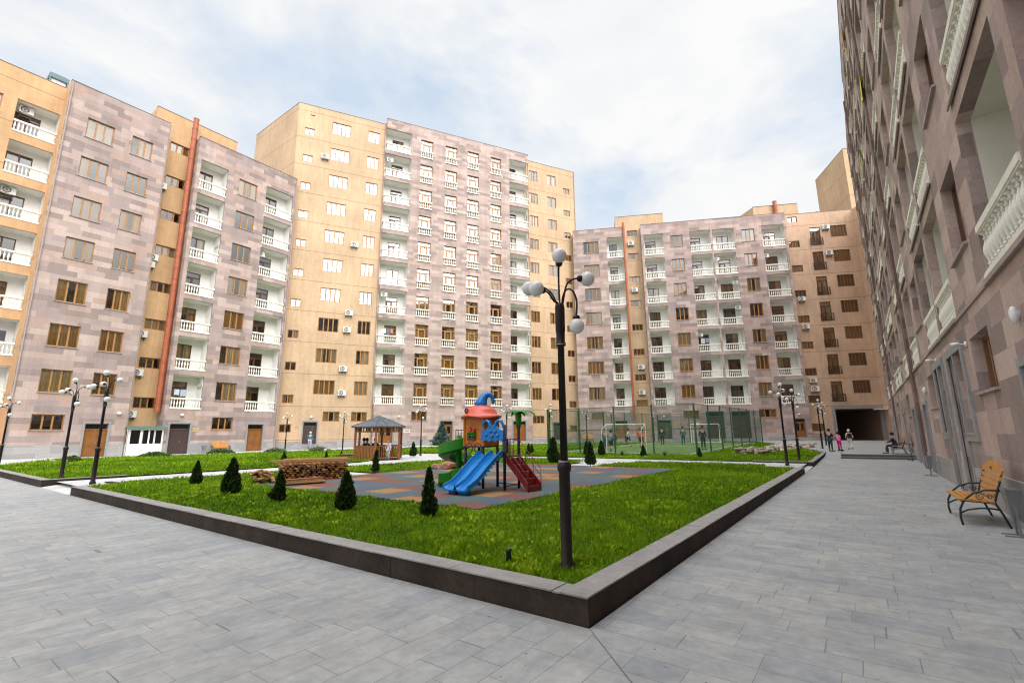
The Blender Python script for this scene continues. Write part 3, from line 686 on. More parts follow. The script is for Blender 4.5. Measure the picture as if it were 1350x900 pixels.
cope(rf, -9.85, -2.45, 0, .3, 30.65, 1); cope(rf, -.25, 18.7, 0, .3, 30.75, 1); cope(rf, -3.65, 3.12, 1.2, 1.5, 32.8, 1); cope(rf, 15.6, 21.4, 2.2, 2.5, 33.0, 1)
split_build(rf, 'roof', [M['roof'], M['cope']], C)
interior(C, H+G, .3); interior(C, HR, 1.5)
for k in range(1, 8):
    z = zc(k)
    window(C, -8.4, -6.22, z+.98, z+2.68, 0, 4); window(C, 3.67, 5.35, z+.98, z+2.68, 0, 3); window(C, 13.08, 14.7, z+.98, z+2.75, 0, 3)
    for a, b, c, d in BC: balcony(C, a, b, z, z+3.08, 0, c, d, 2.55, 1.2)
for a, b, c, d in HR: window(C, a, b, c, d, 1.2, 3, sill=False)
for a, b, c, d in G: window(C, a, b, c, d, 0, 3)
for i, h in enumerate(DC): door(C, *h[:4], .15, ['wood', 'metal', 'glass', 'metal', 'metal'][i])
pp = MB()
for i in range(25):
    z = 3.5+i*1.11; pp.lathe([(.15, 0), (.15, 1.05), (.165, 1.06), (.165, 1.11)], 8, (-2.62, -.17, z))
pp.build('flue_pipe', M['rust'], C)
pl = MB()
for a, b in ((-9.87, -5.25), (-3.35, -2.42), (-.28, .22), (2.22, 6.25), (8.75, 9.35), (11.85, 16.65), (18.2, 18.73)): pl.box(a, b, -.05, .01, .3, 1.25)
split_build(pl, 'plinth', M['plinth'], C)
sp_ = MB()
for x0, x1 in ((-6, -2.6), (-.3, 2.8), (6, 12), (16.1, 18.7)):
    for i in range(3): sp_.box(x0-.3*i, x1+.3*i, -1.3-.32*i, -.06, .25, .86-.14*i-.001*i)
split_build(sp_, 'entrance_step', M['plinth'], C)
wall_lamp(C, 1.2, 3.75); wall_lamp(C, 17.4, 3.75); plate(C, 2.65, 2.7)
for x, z, t in ((-1.6, 28.2, 'highest beside the thin orange flue on the far mauve block'), (-1.45, 21.2, 'below the second recess window of the far mauve block'), (-1.2, 10.2, 'upper of two low ones beside the thin orange flue'), (-1.3, 6.75, 'lower of two low ones beside the thin orange flue')):
    ac_unit(FC, x, 1.2, z, 'white air conditioner '+t)
for x, k, t in ((9.5, 6, 'second row'), (11.6, 5, 'third row'), (11.6, 4, 'fourth row'), (6.5, 3, 'fifth row'), (15.8, 6, 'right end, second row')):
    ac_unit(FC, x+.15, .62, zc(k)+2.15, 'white air conditioner in a far mauve block balcony, %s from the roof' % t, .8, side=False)

Eb = thing('apartment_building', 'plain tan rendered block over the dark vehicle passage at the far right', 'building', (-21.93, 61.68, 0), RC, 'apartment buildings around the courtyard')
oc = MB(); HE = []
ze = lambda k: 5.28+3.47*(k-1)
for k in range(1, 8):
    HE += [(19.08, 20.45, ze(k)-.08, ze(k)+.86, 3), (24.35, 26.35, ze(k)+1.03, ze(k)+2.65, 5)]
    HE.append((21.85, 23.15, ze(k), ze(k)+2.58, 0))
HE += [(19.3, 20.5, 29.6, 30.45, 2), (19.05, 20.55, 1.7, 2.62, 3)]
PG = (21.9, 27.2, .3, 4.38, .6)
wall(oc, [(18.7, 27.35, .3, 30.8)], [h[:4] for h in HE]+[PG], .8)
oc.quad((27.35, .8, .3), (27.35, -9.8, .3), (27.35, -9.8, 30.8), (27.35, .8, 30.8))
oc.build('render_wall', M['ochre_d'], Eb, fix=False)
tn = MB()       # the passage
tn.quad((21.9, 1.4, .3), (21.9, 16, .3), (21.9, 16, 4.38), (21.9, 1.4, 4.38)); tn.quad((27.2, 1.4, .3), (27.2, 16, .3), (27.2, 16, 4.38), (27.2, 1.4, 4.38))
tn.quad((21.9, 1.4, 4.38), (27.2, 1.4, 4.38), (27.2, 16, 4.38), (21.9, 16, 4.38)); tn.quad((21.9, 16, .3), (27.2, 16, .3), (27.2, 16, 4.38), (21.9, 16, 4.38))
tn.build('passage', plain('passage_render', (.22, .13, .085), .9, .2), Eb, fix=False)
pf = MB(); pf.box(21.55, 21.9, .7, 1.0, .3, 4.75); pf.box(21.9, 27.2, .7, 1.0, 4.38, 4.75); pf.box(27.0, 27.34, .7, 1.1, .3, 4.38)
split_build(pf, 'passage_surround', M['gray_trim'], Eb)
cv = MB(); cv.box(26.2, 27.3, -.2, .75, 4.2, 4.32); cv.build('light_canopy', M['pvc'], Eb)
interior(Eb, [h[:4] for h in HE], 1.1)
for a, b, c, d, n in HE:
    if n: window(Eb, a, b, c, d, .8, n, mat=M['oak_mid'], sill=False, set_=.12, cur=.9 if rnd.random() < .3 else .3)
    else:
        o = window(Eb, a, b, c, d, .8, 2, mat=M['timber_d'], style='balc', name='french_door', sill=False, set_=.12)
        def rl():
            q = MB(); w_ = b-a
            for z in (.02, .95): q.box(-.1, w_+.1, -.45, -.42, z, z+.04); q.box(-.1, -.07, -.45, -.12, z, z+.04); q.box(w_+.07, w_+.1, -.45, -.12, z, z+.04)
            for i in range(13): q.box(-.1+i*(w_+.18)/12, -.08+i*(w_+.18)/12, -.445, -.425, .06, .95)
            for x in (-.09, w_+.08):
                for i in range(3): q.box(x-.008, x+.012, -.38+i*.1, -.36+i*.1, .06, .95)
            return q.mesh('railing', [M['black']])
        link('railing', cached('erail', rl), o)
rf = MB(); rf.box(18.75, 27.3, .85, 10, 30.4, 30.7); cope(rf, 18.7, 27.35, .8, 1.1, 30.8, 1)
split_build(rf, 'roof', [M['roof'], M['cope']], Eb)
pl = MB(); pl.box(18.75, 21.5, .75, .81, .3, 1.2); split_build(pl, 'plinth', M['plinth'], Eb)
for x, z, t in ((23.8, ze(7)+2.15, 'between door and wide window, top row of the tan block'), (23.75, ze(6)+1.95, 'between door and wide window, second row of the tan block'),
                (19.7, ze(5)+1.1-1.75, 'under the small tan block window, fifth row up'), (19.75, ze(4)-.95, 'under the small tan block window, fourth row up'), (19.8, ze(2)-1.0+.0, 'under a small window of the tan block, two rows up'), (19.85, ze(1)+1.35, 'largest, in a steel cradle above the lowest small tan window')):
    ac_unit(FC, x, .8, z, 'white air conditioner '+t, 1.15 if 'largest' in t else 1.0)

T = thing('apartment_building', 'tall blank ochre block rising behind the tan passage block', 'building', (-21.93, 61.68, 0), RC, 'apartment buildings around the courtyard')
q = MB(); q.box(27.4, 40, .85, 9.3, .2, 39.8); q.build('render_wall', M['ochre2'], T)
q = MB(); cope(q, 27.4, 40, .85, 9.3, 39.8, 0); q.build('roof', M['cope'], T)
pipe = MB(); pipe.tube([(24.4, 3, 30.6), (24.4, 3, 31.6), (24.2, 3, 31.9), (23.9, 3, 31.8)], .09, 8); tag(pipe.build('vent_pipe', M['steel'], None, True, FC.translation, RC), 'small bent vent pipe on the roof of the tan block', 'pipe')
rp = MB()
for i in range(4): rp.lathe([(.26, 0), (.26, .6), (.29, .62), (.29, .68)], 10, (18.4, 1.95, 30.75+i*.68))
tag(rp.build('flue_stack', M['rust'], None, False, FC.translation, RC), 'short orange flue stack against the ochre roof room at right', 'chimney')

# ================================================================== D: near right block
FD = frame_of(2.1, 0, -pi/2)
Db = thing('apartment_building', 'near right block of pitted pink stone with heavy white balusters, seen at a steep angle', 'building', (2.1, 0, 0), -pi/2, 'apartment buildings around the courtyard')
zd = lambda k: 4.2+3.5*(k-1)
WU = [(6.1, 7.85), (12.32, 14.0), (21.3, 23.1), (31.8, 33.6), (41.0, 42.8), (47.3, 49.0), (52.6, 54.2)]
BU = [(8.47, 11.42), (14.95, 17.6), (18.0, 20.62), (24.0, 26.6), (28.5, 31.1), (34.4, 37.1), (37.5, 40.1), (43.7, 46.4), (49.4, 52.0)]
H = []; HB = []
for k in range(1, 8):
    z = zd(k)
    for a, b in WU: H.append((-b, -a, z+1.04, z+2.83, .3))
    for a, b in BU: HB.append((-b, -a, z, z+3.1, .22))
GD = [(-14.0, -12.2, 2.38, 3.54, .3), (-22.75, -21.05, 2.38, 3.5, .3), (-33.6, -31.9, 2.38, 3.5, .3), (-42.6, -41, 2.38, 3.5, .3)]
# portals: a door and a window side by side inside one grey stone surround
DD = []; PW = []
for u0_, u1_ in ((16.35, 17.3), (18.45, 19.35), (24.2, 25.5), (29.3, 30.8), (36.2, 37.3), (43.5, 44.6), (50, 51.2)):
    DD.append((-u1_, -u0_, .0, 2.62 if u0_ > 20 else 3.5, .3))
for u0_, u1_ in ((15.12, 16.22), (19.5, 20.3)): PW.append((-u1_, -u0_, 1.55, 3.5, .3))
DD.append((-10.42, -9.1, 0, 2.56, .3))
st = MB()
wall(st, [(-55, 22, -.3, 29.2), (-44, 22, 29.2, 30.1)], H+HB+GD+DD+PW, 0, uvo=(.4, .35))
st.quad((-55, 0, 0), (-55, 12, 0), (-55, 12, 29.2), (-55, 0, 29.2), 0, [(0, 0), (12, 0), (12, 29), (0, 29)])
st.quad((-44, 0, 29.2), (-44, 8, 29.2), (-44, 8, 30.1), (-44, 0, 30.1), 0, [(0, 0), (8, 0), (8, .9), (0, .9)])
st.quad((22, 0, -.3), (22, 12, -.3), (22, 12, 30.1), (22, 0, 30.1), 0, [(0, 0), (12, 0), (12, 30), (0, 30)])
st.build('stone_wall', M['stone_near'], Db, fix=False)
for a, b in ((27.0, 27.9), (45.4, 45.9)):
    cA_ = MB(); z1_ = 29.2; p_ = [(-b, .02), (-b, -.1), (-a, -.1), (-a, .02)]; l_ = 0
    for (xa, ya), (xb, yb) in zip(p_, p_[1:]):
        d_ = math.hypot(xb-xa, yb-ya); cA_.quad((xa, ya, 0), (xb, yb, 0), (xb, yb, z1_), (xa, ya, z1_), 0, [(l_+a, 0), (l_+d_+a, 0), (l_+d_+a, z1_), (l_+a, z1_)]); l_ += d_
    cA_.build('pilaster', M['shaded_stone'], Db, fix=False)
oc = MB(); oc.box(-73.5, -55.02, 1.0, 3.0, 0, 30.6); oc.build('render_wall', M['ochre_d'], Db)
interior(Db, [h[:4] for h in H+GD+PW], .4)
for k in range(1, 8):
    z = zd(k)
    for a, b in WU: window(Db, -b, -a, z+1.04, z+2.83, 0, 3, set_=.22, mat=M['timber_d'])
    for a, b in BU: balcony(Db, -b, -a, z, z+3.1, 0, .7, 2.1, 2.45, 1.2, hi=(a < 25), rv=.22, plaster=M['cream'])
for a, b, c, d, _ in GD: window(Db, a, b, c, d, 0, 3, set_=.22, mat=M['oak_mid'])
for a, b, c, d, _ in PW: window(Db, a, b, c, d, 0, 2, set_=.22, mat=M['oak_mid'])
for a, b, c, d, _ in DD: door(Db, a, b, c, d, .22, 'glass' if b > -20 else 'wood', trim=(b < -20 or b > -12), rec_=.22)
sr = MB(); e = -.05
for a, b in ((14.93, 17.5), (18.27, 20.5)):
    sr.box(-b, -a, e, .02, 3.5, 3.7)                                 # head
    if a < 16:                                                       # L-shaped surround: window sill stops short of the ground
        sr.box(-b, -b+.2, e, .02, 0, 3.5); sr.box(-a-.19, -a, e, .02, 1.35, 3.5); sr.box(-16.34, -16.23, e, .02, 0, 3.5); sr.box(-16.23, -a-.19, e, .02, 1.35, 1.55)
    else:
        sr.box(-a-.18, -a, e, .02, 0, 3.5); sr.box(-b, -b+.2, e, .02, 1.35, 3.5); sr.box(-19.49, -19.36, e, .02, 0, 3.5); sr.box(-b+.2, -19.49, e, .02, 1.35, 1.55)
split_build(sr, 'portal_surround', M['gray_trim'], Db)
pl = MB()
sp2 = [8.95, 10.56, 16.3, 17.52, 18.25, 19.5, 24.05, 25.65, 26.98, 27.92, 29.15, 30.95, 36.05, 37.45, 43.35, 44.75, 45.38, 45.92, 49.85, 51.35]
edges = [-20]+sp2+[55]
for a, b in zip(edges[::2], edges[1::2]): pl.box(-b, -a, -.03, .01, -.2, .72)
split_build(pl, 'plinth', M['plinth'], Db)
lg = MB(); lg.box(-27, 20, -.035, .01, 4.12, 4.19); lg.box(-45.3, -27.9, -.035, .01, 4.12, 4.19)
for a, b in BU:
    for k in range(1, 8): lg.box(-b-.04, -a+.04, -.07, -.036, zd(k)-.09, zd(k)-.002)
split_build(lg, 'ledge', M['sill'], Db)
rf = MB(); rf.box(-43.95, 21.95, .05, 12, 29.8, 30.05); rf.box(-54.95, -44.05, .05, 12, 28.9, 29.15); cope(rf, -44, 22, 0, .3, 30.1, 1); cope(rf, -55, -44.05, 0, .3, 29.2, 1)
split_build(rf, 'roof', [M['roof'], M['cope']], Db)
for u_, z in ((14.4, 3.5), (19.5, 3.75)):
    q = MB(); q.box(-.05, .05, -.03, -.002, -.06, .06); q.tube([(0, -.02, 0), (0, -.16, .02)], .012, 6); q.tube([(0, -.12, .03), (0, -.26, .01)], [.03, .04], 8)
    q.build('spotlight', M['pvc'], Db, True, (-u_, 0, z))
q = MB(); q.box(-.04, .04, -.05, -.002, -.06, .06); q.sphere((0, -.06, 0), .058, 14, 8, 0, 2.4); q.build('wall_lamp', M['globe'], Db, True, (-10.03, 0, 3.3))
q = MB(); q.sphere((0, -.05, 0), .07, 10, 6, 0, 2.0); q.build('wall_lamp', M['globe'], Db, True, (-23.6, 0, 3.1))
for u_, z, c, t in ((33.5, zd(7)+.25, (.75, .55, .03), 'yellow towel over a high balcony rail of the near right block'), (27.0, zd(5)-.5, (.75, .68, .03), 'yellow green cloth hanging low at the middle balconies of the right block'), (36.0, zd(5)+.2, (.6, .6, .04), 'yellow cloth over a far balcony rail of the near right block')):
    q = MB()
    for i in range(6):
        a, b = -.45+.15*i, -.3+.15*i; ya, yb = .03*sin(i*2), .03*sin(i*2+2)
        q.quad((a, -.15+ya, 0), (b, -.15+yb, 0), (b, -.13, 1.0), (a, -.13, 1.0)); q.quad((a, -.13, 1.0), (b, -.13, 1.0), (b, .12, 1.02), (a, .12, 1.02))
    tag(q.build('towel', plain('yellow_cloth', c, .9), None, True, FD @ Vector((-u_, 0, z)), -pi/2), t, 'towel')

# ================================================================== ground
def sheet(name, mat, cells, zf, uvrot=0, kind='structure'):
    """cells: list of (x0,x1,y0,y1) with a subdivision step"""
    mb = MB()
    for x0, x1, y0, y1, s in cells:
        nx, ny = max(1, math.ceil((x1-x0)/s)), max(1, math.ceil((y1-y0)/s))
        for i in range(nx):
            for j in range(ny):
                a, b, c, d = x0+(x1-x0)*i/nx, x0+(x1-x0)*(i+1)/nx, y0+(y1-y0)*j/ny, y0+(y1-y0)*(j+1)/ny
                p = [(a, c), (b, c), (b, d), (a, d)]
                mb.poly([(*q_, zf(*q_)) for q_ in p], 0, [(q_[0], q_[1]) if uvrot == 0 else (q_[1], q_[0]+50.13) for q_ in p])
    o = mb.build(name, mat, fix=False); o['kind'] = kind; return o
gm = plain('outer_asphalt', (.12, .12, .12), .9, .2)
q = MB(); q.quad((-700, -700, -.35), (700, -700, -.35), (700, 700, -.35), (-700, 700, -.35)); struct(q.build('ground', gm))
# mitred pavement: right walkway laid across, left walkway laid along u
def mitre_sheet():
    mb = MB()
    Z = lambda x, y: 0.0
    # left part: y < 3.9, left of the mitre
    L_ = [(-70, -30), (-30, -30), (30.2, -30), (-2.05, 3.87), (-70, 3.87)]
    mb.poly([(-70, -30, 0), (31.82, -30, 0), (-2.05, 3.87, 0), (-70, 3.87, 0)], 0, [(y, x+50.13) for x, y in ((-70, -30), (31.82, -30), (-2.05, 3.87), (-70, 3.87))])
    mb.poly([(31.82, -30, 0), (31.82, 3.87, 0), (-2.05, 3.87, 0)], 0, [(31.82, -30), (31.82, 3.87), (-2.05, 3.87)])
    ys = [3.87, 26]+[26+i*.69 for i in range(1, 11)]
    for a, b in zip(ys, ys[1:]):
        mb.poly([(-2.05, a, WZ(a)), (3, a, WZ(a)), (3, b, WZ(b)), (-2.05, b, WZ(b))], 0, [(-2.05, a), (3, a), (3, b), (-2.05, b)])
    return mb.build('pavement', M['ground'], fix=False)
struct(mitre_sheet())
q = MB(); q.quad((-2.051, 3.865, .004), (10, -8.186, .004), (10.005, -8.181, .004), (-2.046, 3.87, .004)); struct(q.build('pavement_joint', plain('joint_mortar', (.10, .10, .10), .9), fix=False))
def UZ(u): return .36+.22*smooth((u-33.5)/22)
up_ = MB()
up_.poly([(-1.2, 32.9, .12), (-1.2, 33.3, .36), (-4.5, 40, .40), (-2.05, 32.9, .12)][:3]+[(-2.05, 32.9, .12)], 0, [(0, 0), (0, 1), (3, 7), (1, 0)])
up_.v = []; up_.f = []; up_.m = []; up_.uv = []
ys = [33.5+i*2 for i in range(19)]
for a, b in zip(ys, ys[1:]):
    up_.poly([(-1.2, a, UZ(a)), (3, a, UZ(a)), (3, b, UZ(b)), (-1.2, b, UZ(b))], 0, [(-1.2, a), (3, a), (3, b), (-1.2, b)])
def RZp(y): return .12+(UZ(38.5)-.12)*smooth((y-32.9)/5.6) if y < 38.5 else UZ(y)
ys = [32.9+i*.7 for i in range(9)]+[38.5+i*2 for i in range(1, 17)]
for a, b in zip(ys, ys[1:]):
    xl = lambda y: -2.05 if y < 36 else -2.05-(y-36)*.32
    up_.poly([(xl(a), a, RZp(a)), (-1.2, a, RZp(a)), (-1.2, b, RZp(b)), (xl(b), b, RZp(b))], 0, [(xl(a), a), (-1.2, a), (-1.2, b), (xl(b), b)])
struct(up_.build('upper_pavement', M['ground'], fix=False))
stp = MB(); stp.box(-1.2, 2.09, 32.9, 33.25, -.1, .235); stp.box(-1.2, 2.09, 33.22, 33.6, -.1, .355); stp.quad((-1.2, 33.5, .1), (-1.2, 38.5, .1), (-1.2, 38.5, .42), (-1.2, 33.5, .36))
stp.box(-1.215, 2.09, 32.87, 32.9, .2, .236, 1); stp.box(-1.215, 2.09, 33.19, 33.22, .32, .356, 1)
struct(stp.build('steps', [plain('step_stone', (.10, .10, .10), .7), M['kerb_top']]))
# garden paving (paths) under and between the lawns
sheet('garden_path', M['path'], [(-49.1, -2.3, 4.25, 70, 1.5)], lambda x, y: TZ(y, x)-.05)
far = MB(); far.quad((-60, 4, -.02), (-2.0, 4, -.02), (-2, 4, .14), (-60, 4, .14)); 
# lawns
bd = lambda u, v: (u-34.27)*.48908-(v+44.17)*.87224     # signed distance in front of tower B (negative = court side)
def in_front_B(x, y): return -((x+44.17)*-.87224+(y-34.27)*.48908)
def in_front_C(x, y): return -((x+21.93)*-.43592+(y-61.68)*.9)
PADX, PADY = (-15.0, -6.1), (7.2, 19.3)
lawn_rects = []
def bed1():
    R_ = []
    R_.append((-18.66, -2.35, 4.2, 5.2)); R_.append((-19.5, -2.35, 5.2, 7.2))
    R_.append((-6.1, -2.35, 7.2, 19.3)); R_.append((-19.5, -15.0, 7.2, 10.8)); R_.append((-19.5, -15.0, 12.1, 19.3))
    R_.append((-19.5, -11.7, 19.3, 22.2)); R_.append((-9.8, -2.35, 19.3, 22.2)); R_.append((-19.5, -12.5, 22.2, 23.7)); R_.append((-9.4, -3.6, 22.2, 23.7))
    return R_
for r in bed1(): lawn_rects.append((*r, .6))
def ragged(v): return .12*sin(v*1.7)+.08*sin(v*4.3+1)
cells = []
def allow2(x, y):       # outer lawns
    if x > -2.35 or y < 4.2: return False
    if -22.4 < x and y < 26.5: return False
    if x < -44.3+.5*sin(y*.4): return False
    if in_front_B(x, y) < 5.6 or in_front_C(x, y) < 5.5: return False
    if x < -22.4 and x > -25.5 and 22.6 < y < 26.5: return False
    if 16.4 < y < 27 and -28.2 < x < -22.4 and (y-16.4) > (-22.4-x)*1.4: return False
    if x > -2.35-(y-37)*.32 and y > 37: return False
    if x < -38 and y < 5+(-38-x)*.45: return False
    if 31.5 < y < 56 and -19.5 < x < -8.7: return False
    return True
s_ = .35
x = -46.0
while x < -2.2:
    y = 4.2
    while y < 66:
        if allow2(x+s_/2, y+s_/2): cells.append((x, x+s_, y, y+s_, 1))
        y += s_
    x += s_
# merge runs along y
cells.sort(); merged = []
for c in cells:
    if merged and abs(merged[-1][0]-c[0]) < 1e-6 and abs(merged[-1][3]-c[2]) < 1e-6: merged[-1] = (*merged[-1][:3], c[3], 1)
    else: merged.append(c)
gmat, nt, b = new_mat('lawn_soil_and_grass')
f1 = noise(nt, 1.1, 6); f2 = noise(nt, 22, 5)
c = ramp(nt, f1, [(.3, (.05, .11, .004)), (.52, (.11, .20, .006)), (.72, (.20, .30, .010))])
c = mixc(nt, .6, c, mixc(nt, 1.0, c, ramp(nt, f2, [(.3, (.45, .5, .4)), (.7, (1.5, 1.45, 1.3))]), 'MULTIPLY'))
nt.links.new(c, b.inputs['Base Color']); b.inputs['Roughness'].default_value = 1; b.inputs['Specular IOR Level'].default_value = .1
bump(nt, b, f2, 1.0, .08)
sheet('lawn', gmat, lawn_rects+[(m_[0], m_[1], m_[2], m_[3], 1.4) for m_ in merged], lambda x, y: TZ(y, x), kind='stuff')
pm, nt, b = new_mat('artificial_turf'); f1 = noise(nt, 2, 5)
nt.links.new(ramp(nt, f1, [(.3, (.06, .115, .02)), (.7, (.095, .16, .035))]), b.inputs['Base Color']); b.inputs['Roughness'].default_value = .95
sheet('sports_pitch', pm, [(-19.5, -8.7, 31.5, 56, 2)], lambda x, y: TZ(y, x)-.01)
ln = MB()
def pline(x0, x1, y0, y1): ln.quad(*[(x, y, TZ(y, x)+.004) for x, y in ((x0, y0), (x1, y0), (x1, y1), (x0, y1))])
for i in range(12):
    ya, yb = 32.2+i*1.94, 32.2+(i+1)*1.94
    pline(-18.9, -18.8, ya, yb); pline(-9.4, -9.3, ya, yb)
for y in (32.1, 43.8, 55.5): pline(-18.9, -9.3, y, y+.08)
struct(ln.build('pitch_marking', M['white'], fix=False))
# rubber pad
rm, nt, b = new_mat('rubber_tiles'); uv = N(nt, 'ShaderNodeTexCoord')
sp = N(nt, 'ShaderNodeSeparateXYZ'); nt.links.new(uv.outputs['Object'], sp.inputs[0])
fx = math_(nt, 'FLOOR', math_(nt, 'MULTIPLY', sp.outputs[0], 1.15)); fy = math_(nt, 'FLOOR', math_(nt, 'MULTIPLY', sp.outputs[1], 1.15))
cb = N(nt, 'ShaderNodeCombineXYZ'); nt.links.new(fx, cb.inputs[0]); nt.links.new(fy, cb.inputs[1])
wn = N(nt, 'ShaderNodeTexWhiteNoise'); wn.noise_dimensions = '2D'; nt.links.new(cb.outputs[0], wn.inputs['Vector'])
pat = math_(nt, 'FRACT', math_(nt, 'ADD', math_(nt, 'MULTIPLY', math_(nt, 'MULTIPLY_ADD', fy, 2.0, fx), .2), math_(nt, 'MULTIPLY', math_(nt, 'GREATER_THAN', wn.outputs['Value'], .8), .37)))
c = ramp(nt, pat, [(0, (.055, .085, .125)), (.19, (.28, .15, .05)), (.39, (.07, .09, .115)), (.59, (.16, .058, .045)), (.79, (.065, .105, .10))], 'CONSTANT')
ff = noise(nt, 60, 3, uv.outputs['Object']); c = mixc(nt, .5, c, mixc(nt, 1.0, c, ramp(nt, ff, [(.3, (.7, .7, .7)), (.7, (1.3, 1.3, 1.3))]), 'MULTIPLY'))
c = mixc(nt, math_(nt, 'MULTIPLY', noise(nt, .5, 4, uv.outputs['Object']), .35), c, (.13, .12, .115))
nt.links.new(c, b.inputs['Base Color']); b.inputs['Roughness'].default_value = .85; b.inputs['Specular IOR Level'].default_value = .2
q = MB(); q.box(PADX[0], PADX[1], PADY[0], PADY[1], .1, .215); struct(q.build('rubber_play_surface', rm))
# kerbs
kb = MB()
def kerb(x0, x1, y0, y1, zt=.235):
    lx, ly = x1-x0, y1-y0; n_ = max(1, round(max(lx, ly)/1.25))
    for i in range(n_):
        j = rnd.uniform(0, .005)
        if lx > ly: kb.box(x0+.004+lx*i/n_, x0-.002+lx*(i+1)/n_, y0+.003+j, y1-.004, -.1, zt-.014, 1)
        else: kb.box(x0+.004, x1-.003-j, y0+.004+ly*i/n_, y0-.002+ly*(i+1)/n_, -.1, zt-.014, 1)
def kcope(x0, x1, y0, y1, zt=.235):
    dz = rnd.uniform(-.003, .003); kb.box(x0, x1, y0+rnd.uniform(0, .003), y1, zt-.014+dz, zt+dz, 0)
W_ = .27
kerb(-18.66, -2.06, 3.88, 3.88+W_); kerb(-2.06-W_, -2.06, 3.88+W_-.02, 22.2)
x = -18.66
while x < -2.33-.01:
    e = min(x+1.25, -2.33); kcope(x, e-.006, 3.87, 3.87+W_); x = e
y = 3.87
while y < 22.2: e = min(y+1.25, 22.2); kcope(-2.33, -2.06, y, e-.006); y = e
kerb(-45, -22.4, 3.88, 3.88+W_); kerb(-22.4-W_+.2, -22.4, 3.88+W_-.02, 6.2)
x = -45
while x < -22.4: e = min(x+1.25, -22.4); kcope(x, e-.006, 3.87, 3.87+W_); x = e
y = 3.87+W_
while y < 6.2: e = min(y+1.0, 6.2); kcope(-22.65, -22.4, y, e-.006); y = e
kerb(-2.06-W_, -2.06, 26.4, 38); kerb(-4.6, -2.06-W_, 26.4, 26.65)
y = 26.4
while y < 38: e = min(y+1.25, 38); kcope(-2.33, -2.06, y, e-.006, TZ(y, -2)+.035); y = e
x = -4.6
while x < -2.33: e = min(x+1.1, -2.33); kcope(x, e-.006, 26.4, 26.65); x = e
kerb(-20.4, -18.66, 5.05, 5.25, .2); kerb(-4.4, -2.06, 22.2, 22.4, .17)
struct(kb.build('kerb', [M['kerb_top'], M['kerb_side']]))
rp_ = MB(); rp_.poly([(-22.4, 3.87, .0), (-18.66, 3.87, .0), (-18.66, 5.2, .16), (-22.4, 5.2, .16)], 0, [(0, 0), (3.7, 0), (3.7, 1.3), (0, 1.3)])
rp_.poly([(-2.06, 22.4, 0), (-2.06, 26.4, .03), (-3.7, 26.4, .17), (-3.7, 22.4, .16)], 0, [(0, 0), (4, 0), (4, 1.5), (0, 1.5)])
struct(rp_.build('entry_ramp', M['path'], fix=False))

